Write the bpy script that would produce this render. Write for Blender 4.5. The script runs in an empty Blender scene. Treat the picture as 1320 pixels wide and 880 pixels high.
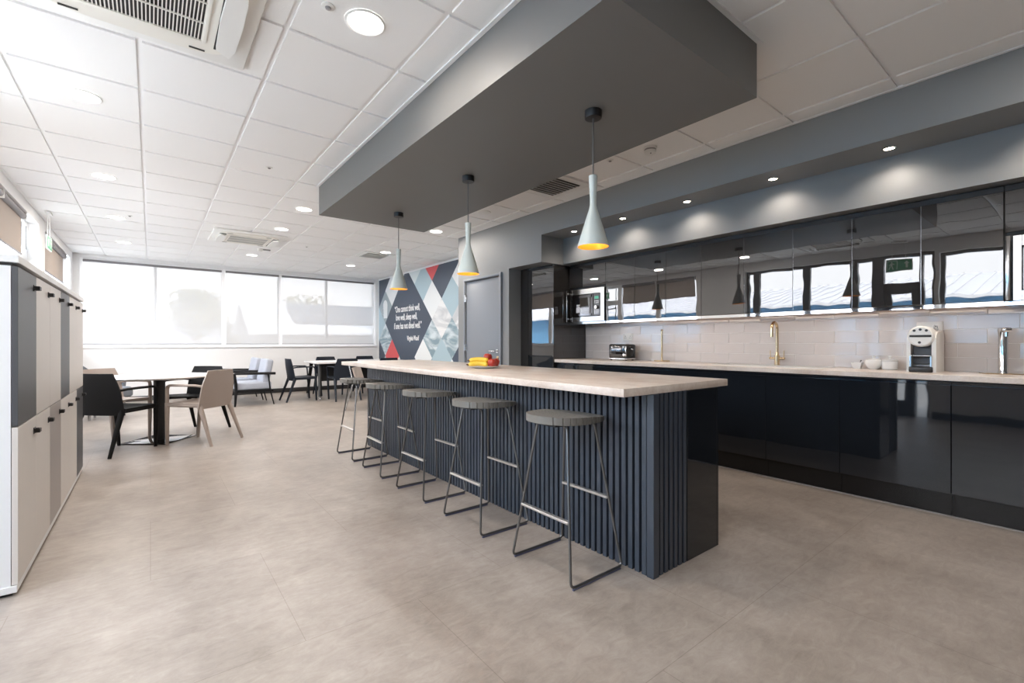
import bpy, bmesh, math, random
from mathutils import Vector, Matrix
R = math.radians
random.seed(7)
scene = bpy.context.scene
col = scene.collection

# ------------------------------------------------------------------ materials
def srgb(r, g, b):
    f = lambda c: (c/255/12.92) if c/255 <= .04045 else ((c/255+.055)/1.055)**2.4
    return (f(r), f(g), f(b), 1)

def mat(name, color, rough=.5, metal=0, spec=.5, bump=0, bscale=200, var=0, vscale=4, coat=0, emit=None, estr=0, wav=0, wscale=1.5):
    m = bpy.data.materials.new(name); m.use_nodes = True
    nt = m.node_tree; b = nt.nodes['Principled BSDF']
    b.inputs['Base Color'].default_value = color
    b.inputs['Roughness'].default_value = rough
    b.inputs['Metallic'].default_value = metal
    b.inputs['Specular IOR Level'].default_value = spec
    b.inputs['Coat Weight'].default_value = coat
    b.inputs['Coat Roughness'].default_value = .03
    tc = nt.nodes.new('ShaderNodeTexCoord')
    if emit:
        b.inputs['Emission Color'].default_value = emit
        b.inputs['Emission Strength'].default_value = estr
    if var:
        n = nt.nodes.new('ShaderNodeTexNoise'); n.inputs['Scale'].default_value = vscale; n.inputs['Detail'].default_value = 6
        nt.links.new(tc.outputs['Object'], n.inputs['Vector'])
        mx = nt.nodes.new('ShaderNodeMix'); mx.data_type = 'RGBA'
        c = color
        mx.inputs[6].default_value = tuple(max(0, x*(1-var)) for x in c[:3])+(1,)
        mx.inputs[7].default_value = tuple(min(1, x*(1+var)) for x in c[:3])+(1,)
        nt.links.new(n.outputs['Fac'], mx.inputs[0]); nt.links.new(mx.outputs[2], b.inputs['Base Color'])
    last = None
    if bump:
        n = nt.nodes.new('ShaderNodeTexNoise'); n.inputs['Scale'].default_value = bscale; n.inputs['Detail'].default_value = 3
        nt.links.new(tc.outputs['Object'], n.inputs['Vector'])
        bp = nt.nodes.new('ShaderNodeBump'); bp.inputs['Strength'].default_value = bump; bp.inputs['Distance'].default_value = .002
        nt.links.new(n.outputs['Fac'], bp.inputs['Height']); last = bp
    if wav:
        n = nt.nodes.new('ShaderNodeTexNoise'); n.inputs['Scale'].default_value = wscale; n.inputs['Detail'].default_value = 1
        nt.links.new(tc.outputs['Object'], n.inputs['Vector'])
        bp = nt.nodes.new('ShaderNodeBump'); bp.inputs['Strength'].default_value = 1; bp.inputs['Distance'].default_value = wav
        nt.links.new(n.outputs['Fac'], bp.inputs['Height'])
        if last: nt.links.new(last.outputs['Normal'], bp.inputs['Normal'])
        last = bp
    if last: nt.links.new(last.outputs['Normal'], b.inputs['Normal'])
    return m

def glass_mat(name, tint=(1, 1, 1, 1), refl=.035):
    m = bpy.data.materials.new(name); m.use_nodes = True; nt = m.node_tree; nt.nodes.clear()
    o = nt.nodes.new('ShaderNodeOutputMaterial'); t = nt.nodes.new('ShaderNodeBsdfTransparent'); t.inputs[0].default_value = tint
    g = nt.nodes.new('ShaderNodeBsdfGlossy'); g.inputs['Roughness'].default_value = .01
    mx = nt.nodes.new('ShaderNodeMixShader'); mx.inputs[0].default_value = refl
    nt.links.new(t.outputs[0], mx.inputs[1]); nt.links.new(g.outputs[0], mx.inputs[2]); nt.links.new(mx.outputs[0], o.inputs[0])
    return m

def blind_mat(name, color, trans_color, openness, translucency):
    m = bpy.data.materials.new(name); m.use_nodes = True; nt = m.node_tree; nt.nodes.clear()
    o = nt.nodes.new('ShaderNodeOutputMaterial'); t = nt.nodes.new('ShaderNodeBsdfTransparent')
    d = nt.nodes.new('ShaderNodeBsdfDiffuse'); d.inputs[0].default_value = color
    tl = nt.nodes.new('ShaderNodeBsdfTranslucent'); tl.inputs[0].default_value = trans_color
    a = nt.nodes.new('ShaderNodeMixShader'); a.inputs[0].default_value = translucency
    nt.links.new(d.outputs[0], a.inputs[1]); nt.links.new(tl.outputs[0], a.inputs[2])
    b = nt.nodes.new('ShaderNodeMixShader'); b.inputs[0].default_value = openness
    nt.links.new(a.outputs[0], b.inputs[1]); nt.links.new(t.outputs[0], b.inputs[2]); nt.links.new(b.outputs[0], o.inputs[0])
    return m

M = {}
M['ceil_tile'] = mat('ceiling_tile', (.85, .85, .845, 1), .9, bump=.35, bscale=160)
M['ceil_grid'] = mat('ceiling_grid_metal', (.84, .84, .84, 1), .4)
M['white_wall'] = mat('white_wall_paint', (.80, .80, .80, 1), .8, bump=.05, bscale=300)
M['white_trim'] = mat('white_gloss_trim', (.84, .84, .84, 1), .35)
M['upvc'] = mat('white_window_frame', (.92, .92, .93, 1), .3)
M['dark_frame'] = mat('grey_window_frame', (.05, .055, .065, 1), .35)
M['grey_wall'] = mat('anthracite_wall_paint', (.215, .224, .23, 1), .55, bump=.04, bscale=300)
M['raft'] = mat('raft_paint', (.15, .149, .146, 1), .5, bump=.03, bscale=300)
M['grey_door'] = mat('grey_door_paint', (.20, .22, .25, 1), .42)
M['skirting'] = mat('dark_skirting', (.03, .03, .032, 1), .45)
M['gloss'] = mat('gloss_anthracite_laminate', (.026, .025, .025, 1), .012, spec=1.0, wav=.0004, wscale=5)
M['gloss'].node_tree.nodes['Principled BSDF'].inputs['IOR'].default_value = 1.58
M['gloss_base'] = mat('gloss_anthracite_base_laminate', (.010, .013, .018, 1), .03, spec=.6, wav=.0006, wscale=4)
M['plinth'] = mat('satin_black_plinth', (.008, .008, .009, 1), .22, spec=.35)
M['black_gap'] = mat('black_matt_carcass', (.01, .01, .011, 1), .5)
M['profile'] = mat('satin_aluminium_profile', (.55, .56, .58, 1), .18, metal=1)
M['mirror_profile'] = mat('polished_profile', (.62, .64, .66, 1), .03, metal=1)
M['oak_under'] = mat('copper_brown_underside', (.36, .22, .145, 1), .4)
M['dark_steel'] = mat('dark_polished_steel', (.12, .12, .125, 1), .12, metal=1)
M['steel'] = mat('brushed_steel', (.55, .55, .55, 1), .16, metal=1)
M['chrome'] = mat('chrome', (.8, .8, .82, 1), .04, metal=1)
M['brass'] = mat('brushed_brass', (.72, .56, .36, 1), .22, metal=1)
M['black_gloss'] = mat('black_glass', (.008, .008, .009, 1), .04, coat=.5)
M['black_plastic'] = mat('black_plastic', (.012, .012, .013, 1), .4)
M['black_chair'] = mat('black_polypropylene', (.0055, .0055, .006, 1), .6, spec=.2, bump=.1, bscale=500)
M['blue_chair'] = mat('charcoal_polypropylene', (.013, .018, .028, 1), .5, spec=.3, bump=.1, bscale=500)
M['tan_chair'] = mat('taupe_polypropylene', (.40, .335, .295, 1), .5, bump=.1, bscale=500)
M['slat'] = mat('blue_black_stained_slat', (.031, .044, .065, 1), .42, spec=.75, bump=.2, bscale=90, var=.12, vscale=9)
M['slat_back'] = mat('black_felt_backing', (.006, .006, .007, 1), .9)
M['stool_seat'] = mat('grey_green_plastic_seat', (.165, .16, .148, 1), .38)
M['stool_frame'] = mat('gunmetal_wire', (.17, .17, .17, 1), .3, metal=.85)
M['glide'] = mat('slate_blue_glide_strip', (.10, .11, .19, 1), .4)
M['stool_bar'] = mat('brushed_foot_bar', (.66, .65, .64, 1), .35, metal=.9)
M['pend_out'] = mat('pale_sage_enamel', (.47, .53, .52, 1), .45)
M['pend_in'] = mat('gold_leaf_lining', (.88, .38, .05, 1), .3, metal=.6)
M['cable'] = mat('grey_fabric_cable', (.12, .12, .12, 1), .7)
M['white_plastic'] = mat('white_plastic', (.78, .78, .76, 1), .35)
M['cream_plastic'] = mat('warm_white_plastic', (.78, .76, .70, 1), .35)
M['grille'] = mat('grey_grille', (.30, .29, .29, 1), .5)
M['dark_slot'] = mat('dark_slot', (.02, .018, .018, 1), .7)
M['lamp'] = mat('lamp_diffuser', (1, 1, 1, 1), .4, emit=(1, .97, .92, 1), estr=9)
M['lamp_warm'] = mat('warm_lamp_lens', (1, 1, 1, 1), .4, emit=(1, .86, .70, 1), estr=30)
M['bulb'] = mat('warm_bulb', (1, 1, 1, 1), .4, emit=(1, .72, .38, 1), estr=22)
M['led'] = mat('warm_led_strip', (1, 1, 1, 1), .4, emit=(1, .86, .72, 1), estr=9)
M['lk_white'] = mat('locker_white', (.82, .83, .84, 1), .4)
M['lk_light'] = mat('locker_light_door', (.70, .665, .63, 1), .42)
M['lk_grey'] = mat('locker_mid_grey_door', (.38, .345, .33, 1), .42)
M['lk_dark'] = mat('locker_anthracite_door', (.075, .078, .086, 1), .42)
M['sofa_fab'] = mat('pale_grey_blue_upholstery', (.40, .43, .50, 1), .9, bump=.5, bscale=400)
M['grey_fab'] = mat('mid_grey_upholstery', (.16, .18, .21, 1), .9, bump=.5, bscale=400)
M['table_white'] = mat('white_tabletop', (.74, .73, .73, 1), .25)
M['wood_black'] = mat('black_stained_wood', (.006, .006, .007, 1), .5, spec=.25)
M['apple'] = mat('red_apple_skin', (.36, .028, .018, 1), .3, var=.5, vscale=14)
M['banana'] = mat('banana_skin', (.82, .56, .06, 1), .42, var=.08, vscale=20)
M['stem'] = mat('brown_stem', (.10, .05, .02, 1), .8)
M['china'] = mat('white_china', (.78, .79, .79, 1), .12)
M['sink'] = mat('white_composite_sink', (.74, .74, .72, 1), .3)
M['green'] = mat('exit_sign_green', (.0, .25, .11, 1), .4, emit=(.0, .5, .22, 1), estr=.15)
M['sign_white'] = mat('exit_sign_white', (.8, .85, .82, 1), .4, emit=(.8, 1, .9, 1), estr=.0)
M['screen'] = mat('appliance_display', (.02, .03, .03, 1), .1, emit=(.2, .9, .6, 1), estr=.4)
M['paper'] = mat('white_paper_label', (.75, .75, .76, 1), .6)
M['print'] = mat('grey_print', (.25, .25, .27, 1), .6)
M['m_navy'] = mat('mural_navy', (.050, .068, .100, 1), .55)
M['m_red'] = mat('mural_coral_red', (.62, .085, .090, 1), .55)
M['m_blue'] = mat('mural_pale_blue', (.36, .48, .54, 1), .55)
M['m_grey'] = mat('mural_blue_grey', (.30, .36, .39, 1), .55)
M['m_white'] = mat('mural_off_white', (.72, .75, .76, 1), .55)
M['m_pale'] = mat('mural_pale_mint', (.58, .65, .66, 1), .55)
M['letter'] = mat('white_lettering', (.85, .85, .85, 1), .5)
M['solar'] = mat('solar_panel', (.10, .11, .14, 1), .3)
M['house_wall'] = mat('render_wall', (.32, .30, .30, 1), .8)
M['white_roof'] = mat('white_profiled_sheet', (.86, .86, .88, 1), .6, var=.1, vscale=.7)
M['blue_clad'] = mat('blue_cladding', (.13, .33, .54, 1), .6)
M['lilac_clad'] = mat('lilac_cladding', (.36, .34, .50, 1), .6)
M['leaf'] = mat('bare_spring_foliage', (.20, .17, .09, 1), .9)
M['leaf2'] = mat('olive_foliage', (.24, .23, .10, 1), .9)
M['bark'] = mat('bark', (.10, .08, .06, 1), .9)
M['hill'] = mat('distant_hill', (.32, .34, .38, 1), .9)
M['ground'] = mat('outdoor_paving', (.50, .49, .47, 1), .9, var=.15, vscale=.6)
M['glass'] = glass_mat('window_glass')
M['sheer'] = blind_mat('sheer_screen_fabric', (.62, .62, .62, 1), (.85, .86, .88, 1), .052, .022)
M['brown_blind'] = blind_mat('taupe_blackout_fabric', (.34, .29, .255, 1), (.6, .5, .42, 1), .0, .05)
M['blind_tube'] = mat('grey_blind_tube', (.20, .19, .20, 1), .5)

# floor: brushed, cloudy vinyl tile with hairline joints
def floor_mat():
    m = mat('concrete_effect_vinyl', (.4, .36, .32, 1), .36); nt = m.node_tree; b = nt.nodes['Principled BSDF']
    N = nt.nodes.new; L = nt.links.new
    tc = N('ShaderNodeTexCoord')
    mp = N('ShaderNodeMapping'); mp.inputs['Scale'].default_value = (1.3, 1.0, 1); L(tc.outputs['Object'], mp.inputs['Vector'])
    n1 = N('ShaderNodeTexNoise'); n1.inputs['Scale'].default_value = 2.0; n1.inputs['Detail'].default_value = 12; n1.inputs['Roughness'].default_value = .70
    L(mp.outputs[0], n1.inputs['Vector'])
    mp2 = N('ShaderNodeMapping'); mp2.inputs['Scale'].default_value = (2.6, 6.5, 1); mp2.inputs['Rotation'].default_value = (0, 0, R(8)); L(tc.outputs['Object'], mp2.inputs['Vector'])
    n2 = N('ShaderNodeTexNoise'); n2.inputs['Scale'].default_value = 3.4; n2.inputs['Detail'].default_value = 12; n2.inputs['Roughness'].default_value = .76; n2.inputs['Distortion'].default_value = 1.0
    L(mp2.outputs[0], n2.inputs['Vector'])
    mth = N('ShaderNodeMath'); mth.operation = 'MULTIPLY_ADD'; mth.inputs[1].default_value = .42
    L(n2.outputs['Fac'], mth.inputs[0])
    mth2 = N('ShaderNodeMath'); mth2.operation = 'MULTIPLY'; mth2.inputs[1].default_value = .58; L(n1.outputs['Fac'], mth2.inputs[0]); L(mth2.outputs[0], mth.inputs[2])
    cr = N('ShaderNodeValToRGB'); L(mth.outputs[0], cr.inputs[0])
    e = cr.color_ramp.elements
    e[0].position = .36; e[0].color = (.235, .200, .172, 1)
    e[1].position = .66; e[1].color = (.43, .385, .345, 1)
    k = e.new(.5); k.color = (.325, .283, .248, 1)
    br = N('ShaderNodeTexBrick'); br.offset = .5; br.inputs['Scale'].default_value = 1
    br.inputs['Brick Width'].default_value = .914; br.inputs['Row Height'].default_value = .914
    br.inputs['Mortar Size'].default_value = .0016; br.inputs['Mortar Smooth'].default_value = .3
    br.inputs['Color1'].default_value = (1, 1, 1, 1); br.inputs['Color2'].default_value = (.95, .95, .96, 1); br.inputs['Mortar'].default_value = (.72, .70, .68, 1)
    L(tc.outputs['Object'], br.inputs['Vector'])
    mx = N('ShaderNodeMix'); mx.data_type = 'RGBA'; mx.blend_type = 'MULTIPLY'; mx.inputs[0].default_value = 1
    L(cr.outputs[0], mx.inputs[6]); L(br.outputs['Color'], mx.inputs[7]); L(mx.outputs[2], b.inputs['Base Color'])
    rr = N('ShaderNodeMapRange'); rr.inputs['To Min'].default_value = .30; rr.inputs['To Max'].default_value = .46; L(mth.outputs[0], rr.inputs['Value']); L(rr.outputs[0], b.inputs['Roughness'])
    bp = N('ShaderNodeBump'); bp.inputs['Strength'].default_value = .12; bp.inputs['Distance'].default_value = .004; L(n2.outputs['Fac'], bp.inputs['Height']); L(bp.outputs[0], b.inputs['Normal'])
    return m
M['floor'] = floor_mat()

def counter_mat():
    m = mat('pale_stone_laminate', (.6, .55, .5, 1), .3); nt = m.node_tree; b = nt.nodes['Principled BSDF']; N = nt.nodes.new; L = nt.links.new
    tc = N('ShaderNodeTexCoord'); n = N('ShaderNodeTexNoise'); n.inputs['Scale'].default_value = 5; n.inputs['Detail'].default_value = 9; n.inputs['Roughness'].default_value = .65
    mp = N('ShaderNodeMapping'); mp.inputs['Scale'].default_value = (1.6, .7, 1); L(tc.outputs['Object'], mp.inputs[0]); L(mp.outputs[0], n.inputs['Vector'])
    cr = N('ShaderNodeValToRGB'); e = cr.color_ramp.elements; L(n.outputs['Fac'], cr.inputs[0])
    e[0].position = .3; e[0].color = (.52, .43, .37, 1); e[1].position = .72; e[1].color = (.74, .69, .64, 1)
    n2 = N('ShaderNodeTexNoise'); n2.inputs['Scale'].default_value = 90; n2.inputs['Detail'].default_value = 2; L(tc.outputs['Object'], n2.inputs['Vector'])
    mx = N('ShaderNodeMix'); mx.data_type = 'RGBA'; mx.blend_type = 'SOFT_LIGHT'; mx.inputs[0].default_value = .35
    L(cr.outputs[0], mx.inputs[6]); L(n2.outputs['Fac'], mx.inputs[7]); L(mx.outputs[2], b.inputs['Base Color'])
    return m
M['counter'] = counter_mat()

def tile_mat():
    m = mat('glazed_taupe_tile', (.68, .64, .62, 1), .06, spec=.6); nt = m.node_tree; b = nt.nodes['Principled BSDF']; N = nt.nodes.new; L = nt.links.new
    n = N('ShaderNodeTexNoise'); n.inputs['Scale'].default_value = 9; n.inputs['Detail'].default_value = 2
    tc = N('ShaderNodeTexCoord'); L(tc.outputs['Object'], n.inputs['Vector'])
    bp = N('ShaderNodeBump'); bp.inputs['Strength'].default_value = .22; bp.inputs['Distance'].default_value = .002; L(n.outputs['Fac'], bp.inputs['Height']); L(bp.outputs[0], b.inputs['Normal'])
    return m
M['tile'] = tile_mat()
M['grout'] = mat('white_grout', (.92, .91, .89, 1), .8)

def photo_mat(name, dark, light, sc):
    m = mat(name, light, .55); nt = m.node_tree; b = nt.nodes['Principled BSDF']; N = nt.nodes.new; L = nt.links.new
    tc = N('ShaderNodeTexCoord'); mp = N('ShaderNodeMapping'); mp.inputs['Rotation'].default_value = (R(35), 0, 0); mp.inputs['Scale'].default_value = (1, 1, 3)
    n = N('ShaderNodeTexNoise'); n.inputs['Scale'].default_value = sc; n.inputs['Detail'].default_value = 6; n.inputs['Distortion'].default_value = 1.2
    L(tc.outputs['Object'], mp.inputs[0]); L(mp.outputs[0], n.inputs['Vector'])
    cr = N('ShaderNodeValToRGB'); e = cr.color_ramp.elements; e[0].position = .42; e[0].color = dark; e[1].position = .62; e[1].color = light
    L(n.outputs['Fac'], cr.inputs[0]); L(cr.outputs[0], b.inputs['Base Color'])
    return m
M['m_photo'] = photo_mat('mural_foliage_photo', (.20, .29, .34, 1), (.58, .65, .68, 1), 1.5)
M['m_photo2'] = photo_mat('mural_misty_photo', (.50, .52, .54, 1), (.74, .75, .75, 1), 1.2)

# ------------------------------------------------------------------ mesh builder
class MB:
    def __init__(s): s.bm = bmesh.new()
    def box(s, x0, x1, y0, y1, z0, z1, bev=0, seg=2, mi=0):
        vs = [s.bm.verts.new(p) for p in [(x0,y0,z0),(x1,y0,z0),(x1,y1,z0),(x0,y1,z0),(x0,y0,z1),(x1,y0,z1),(x1,y1,z1),(x0,y1,z1)]]
        fs = [s.bm.faces.new([vs[i] for i in q]) for q in [(3,2,1,0),(4,5,6,7),(0,1,5,4),(1,2,6,5),(2,3,7,6),(3,0,4,7)]]
        for f in fs: f.material_index = mi
        if bev:
            es = list({e for f in fs for e in f.edges})
            bmesh.ops.bevel(s.bm, geom=es, offset=bev, segments=seg, profile=.5, affect='EDGES', clamp_overlap=True)
        return s
    def obox(s, c, size, rot=0, bev=0, seg=2, tilt=None):
        n0 = len(s.bm.verts); hx, hy, hz = size[0]/2, size[1]/2, size[2]/2
        old = set(s.bm.verts)
        s.box(-hx, hx, -hy, hy, -hz, hz, bev, seg)
        mt = Matrix.Translation(c) @ Matrix.Rotation(rot, 4, 'Z')
        if tilt: mt = mt @ Matrix.Rotation(tilt[0], 4, tilt[1])
        for v in s.bm.verts:
            if v not in old: v.co = mt @ v.co
        return s
    def prism(s, poly, axis, d0, d1, mi=0):
        # poly: 2D points in the plane normal to axis (X:(y,z) Y:(x,z) Z:(x,y))
        f = {'X': lambda p, d: (d, p[0], p[1]), 'Y': lambda p, d: (p[0], d, p[1]), 'Z': lambda p, d: (p[0], p[1], d)}[axis]
        a = [s.bm.verts.new(f(p, d0)) for p in poly]; b = [s.bm.verts.new(f(p, d1)) for p in poly]
        fa = s.bm.faces.new(a[::-1]); fb = s.bm.faces.new(b); n = len(poly); fs = [fa, fb]
        for i in range(n): fs.append(s.bm.faces.new([a[i], a[(i+1) % n], b[(i+1) % n], b[i]]))
        for q in fs: q.material_index = mi
        return s
    def lathe(s, prof, c=(0, 0, 0), n=32, cap=True, axis='Z'):
        rings = []
        for r, z in prof:
            ring = []
            for i in range(n):
                a = 2*math.pi*i/n; p = (r*math.cos(a), r*math.sin(a), z)
                if axis == 'X': p = (p[2], p[0], p[1])
                if axis == 'Y': p = (p[0], p[2], p[1])
                ring.append(s.bm.verts.new((p[0]+c[0], p[1]+c[1], p[2]+c[2])))
            rings.append(ring)
        for a, b in zip(rings, rings[1:]):
            for i in range(n): s.bm.faces.new([a[i], a[(i+1) % n], b[(i+1) % n], b[i]])
        if cap:
            s.bm.faces.new(rings[0][::-1]); s.bm.faces.new(rings[-1])
        return s
    def cyl(s, c, r, h, axis='Z', n=24, r2=None):
        return s.lathe([(r, 0), (r2 if r2 is not None else r, h)], c, n, True, axis)
    def tube(s, pts, r, n=10, closed=False, flat=None):
        pts = [Vector(p) for p in pts]; m = len(pts); rings = []; prev = None
        for i, p in enumerate(pts):
            if closed: t = (pts[(i+1) % m]-pts[i-1]).normalized()
            else: t = ((pts[min(i+1, m-1)]-pts[i]).normalized()+(pts[i]-pts[max(i-1, 0)]).normalized()).normalized()
            if prev is None:
                u = t.cross(Vector((0, 0, 1)))
                if u.length < .1: u = t.cross(Vector((0, 1, 0)))
            else: u = prev-t*prev.dot(t)
            u.normalize(); prev = u; w = t.cross(u)
            rr = r[i] if isinstance(r, (list, tuple)) else r
            ra, rb = (rr, rr) if flat is None else (rr*flat[0], rr*flat[1])
            rings.append([s.bm.verts.new(p+u*ra*math.cos(2*math.pi*k/n)+w*rb*math.sin(2*math.pi*k/n)) for k in range(n)])
        prs = list(zip(rings, rings[1:]))
        if closed: prs.append((rings[-1], rings[0]))
        for a, b in prs:
            for k in range(n): s.bm.faces.new([a[k], a[(k+1) % n], b[(k+1) % n], b[k]])
        if not closed:
            s.bm.faces.new(rings[0][::-1]); s.bm.faces.new(rings[-1])
        return s
    def sheet(s, fn, nu, nv, th):
        P = [[Vector(fn(i/nu, j/nv)) for j in range(nv+1)] for i in range(nu+1)]
        def nrm(i, j):
            a = P[min(i+1, nu)][j]-P[max(i-1, 0)][j]; b = P[i][min(j+1, nv)]-P[i][max(j-1, 0)]
            return a.cross(b).normalized()
        A = [[s.bm.verts.new(P[i][j]+nrm(i, j)*th/2) for j in range(nv+1)] for i in range(nu+1)]
        B = [[s.bm.verts.new(P[i][j]-nrm(i, j)*th/2) for j in range(nv+1)] for i in range(nu+1)]
        for i in range(nu):
            for j in range(nv):
                s.bm.faces.new([A[i][j], A[i+1][j], A[i+1][j+1], A[i][j+1]])
                s.bm.faces.new([B[i][j], B[i][j+1], B[i+1][j+1], B[i+1][j]])
        for i in range(nu):
            s.bm.faces.new([A[i][0], B[i][0], B[i+1][0], A[i+1][0]]); s.bm.faces.new([A[i][nv], A[i+1][nv], B[i+1][nv], B[i][nv]])
        for j in range(nv):
            s.bm.faces.new([A[0][j], A[0][j+1], B[0][j+1], B[0][j]]); s.bm.faces.new([A[nu][j], B[nu][j], B[nu][j+1], A[nu][j+1]])
        return s
    def ball(s, c, r, u=16, v=10, sc=(1, 1, 1)):
        bmesh.ops.create_uvsphere(s.bm, u_segments=u, v_segments=v, radius=r, matrix=Matrix.Translation(c) @ Matrix.Diagonal((*sc, 1)))
        return s
    def build(s, name, m, parent=None, ang=35, loc=None):
        bmesh.ops.recalc_face_normals(s.bm, faces=s.bm.faces)
        me = bpy.data.meshes.new(name); s.bm.to_mesh(me); s.bm.free()
        for q in (m if isinstance(m, (list, tuple)) else [m]): me.materials.append(q)
        for p in me.polygons: p.use_smooth = True
        me.set_sharp_from_angle(angle=R(ang))
        o = bpy.data.objects.new(name, me); col.objects.link(o)
        if parent: o.parent = parent
        if loc: o.location = loc
        return o

def thing(name, label, cat, loc=(0, 0, 0), rz=0, group=None):
    o = bpy.data.objects.new(name, None); col.objects.link(o); o.empty_display_size = .1
    o.location = loc; o.rotation_euler = (0, 0, rz); o['label'] = label; o['category'] = cat
    if group: o['group'] = group
    return o
def tag(o, label, cat, group=None):
    o['label'] = label; o['category'] = cat
    if group: o['group'] = group
    return o
def structure(o): o['kind'] = 'structure'; return o
def dup(root, loc, rz=0, label=None):
    r = root.copy(); col.objects.link(r); r.location = loc; r.rotation_euler = (0, 0, rz)
    if label: r['label'] = label
    for ch in list(root.children):
        c = ch.copy(); col.objects.link(c); c.parent = r
        for g in list(ch.children):
            d = g.copy(); col.objects.link(d); d.parent = c
    return r
def sh(b, x, y, z):   # shift helper: world box into local coordinates
    return b

# ------------------------------------------------------------------ camera
HC = 1.113
cam = bpy.data.cameras.new('camera'); co = bpy.data.objects.new('camera', cam); col.objects.link(co)
co.location = (0, 0, HC); co.rotation_euler = (R(90), 0, -math.atan2(466, 593.2))
cam.sensor_width = 36; cam.lens = 593.2/1320*36; cam.shift_y = 1.8/1320; cam.clip_start = .05; cam.clip_end = 300
scene.camera = co

# ------------------------------------------------------------------ room shell
XL, XW, XF, YF, YB, ZC = -1.10, 3.743, 4.58, 11.344, -3.2, 2.73
X2, XU, XT, XS = 4.116, 4.21, 3.946, 4.527      # soffit inner face, wall unit fronts, tall unit front, splashback face
structure(MB().box(XL-.2, 4.75, YB-.2, YF+.3, -.12, 0).build('floor', M['floor']))

# ceiling: one mesh of tiles dropped into an exposed grid
b = MB(); b.box(XL-.2, 4.75, YB-.2, YF+.3, ZC+.012, ZC+.10, mi=1)
xs = [-.65+.6*k for k in range(-1, 9)]; ys = [.77+.6*k for k in range(-7, 19)]
near_ac = (-.51, .43, 2.16, 3.10); far_ac = (.70, 1.64, 7.60, 8.54)
for x in xs:
    for y in ys:
        x0, x1, y0, y1 = max(x, XL), min(x+.6, XF), max(y, YB), min(y+.6, YF)
        if x1-x0 < .05 or y1-y0 < .05: continue
        g = .010
        x0g, x1g, y0g, y1g = x0+g, x1-g, y0+g, y1-g
        lo = [(x0g+.004, y0g+.004), (x1g-.004, y0g+.004), (x1g-.004, y1g-.004), (x0g+.004, y1g-.004)]
        b.prism(lo, 'Z', ZC, ZC+.0125)
structure(b.build('ceiling', [M['ceil_tile'], M['ceil_grid']]))
# perimeter angle
b = MB()
b.box(XL, XL+.022, YB, YF, ZC-.004, ZC+.01); b.box(XL, XF, YF-.022, YF, ZC-.004, ZC+.01); b.box(XW-.022, XW, YB, 6.104, ZC-.004, ZC+.01)
structure(b.build('trim_1', M['white_trim']))

# left wall with openings
def wall_x(name, x0, x1, y0, y1, openings, m, z1=ZC+.05):
    b = MB(); y = y0
    for (a, c, z0, zt) in sorted(openings):
        b.box(x0, x1, y, a, 0, z1)
        if z0 > 0: b.box(x0, x1, a, c, 0, z0)
        b.box(x0, x1, a, c, zt, z1); y = c
    b.box(x0, x1, y, y1, 0, z1)
    return structure(b.build(name, m))
ops = [(5.50, 8.20, 1.05, 2.60), (8.62, 11.05, 1.05, 2.60), (1.55, 4.45, 0.0, 2.55), (.0, 1.50, 1.05, 2.50)]
wall_x('wall_left', XL-.25, XL, YB, YF+.2, ops, M['white_wall'])

def window(name, x, y0, y1, z0, z1, mull, m, transoms=(), sill=True, fw=.05, axis='X', gm=None, depth=.07):
    # window in plane x=const (axis X) or y=const (axis Y)
    def bx(b, a0, a1, zz0, zz1, d0, d1):
        if axis == 'X': b.box(x+d0, x+d1, a0, a1, zz0, zz1, .004, 1)
        else: b.box(a0, a1, x+d0, x+d1, zz0, zz1, .004, 1)
    b = MB()
    bx(b, y0, y0+fw, z0, z1, 0, depth); bx(b, y1-fw, y1, z0, z1, 0, depth)
    bx(b, y0+fw, y1-fw, z0, z0+fw, 0, depth); bx(b, y0+fw, y1-fw, z1-fw, z1, 0, depth)
    for (a0, a1) in mull: bx(b, a0, a1, z0+fw, z1-fw, 0, depth)
    for (a0, a1, c0, c1) in transoms: bx(b, a0, a1, c0, c1, 0, depth)
    f = structure(b.build(name, m))
    g = MB()
    if axis == 'X': g.box(x+.028, x+.034, y0+.02, y1-.02, z0+.02, z1-.02)
    else: g.box(y0+.02, y1-.02, x+.028, x+.034, z0+.02, z1-.02)
    g.build('glass_pane', M['glass'], f)
    return f
XG = -1.27
w = window('window_1', XG, 5.50, 8.20, 1.05, 2.60, [(6.49, 6.62), (7.64, 7.77)], M['upvc'], [(7.77, 8.15, 2.11, 2.24)])
MB().box(XG+.07, XG+.10, 7.80, 8.12, 2.00, 2.03, .006).build('stay_handle', M['chrome'], w)
MB().box(XG-.01, XL+.03, 5.47, 8.23, 1.02, 1.05, .006).build('sill_board', M['white_trim'], w)
MB().box(XG+.071, XG+.076, 7.815, 7.835, 1.11, 2.10).box(XG+.071, XG+.076, 8.085, 8.105, 1.11, 2.10).box(XG+.071, XG+.076, 7.815, 7.835, 2.25, 2.54).box(XG+.071, XG+.076, 8.085, 8.105, 2.25, 2.54).build('gasket', M['black_plastic'], w)
w = window('window_2', XG, 8.62, 11.05, 1.05, 2.60, [(9.75, 9.85)], M['upvc'])
MB().box(XG-.01, XL+.03, 8.59, 11.08, 1.02, 1.05, .006).build('sill_board', M['white_trim'], w)
window('window_3', XG, 2.62, 4.45, .0, 2.55, [(4.20, 4.31), (3.30, 3.41)], M['dark_frame'], [(2.67, 4.40, .95, 1.05)])
window('window_4', XG, .0, 1.50, 1.05, 2.50, [], M['dark_frame'])
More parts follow.
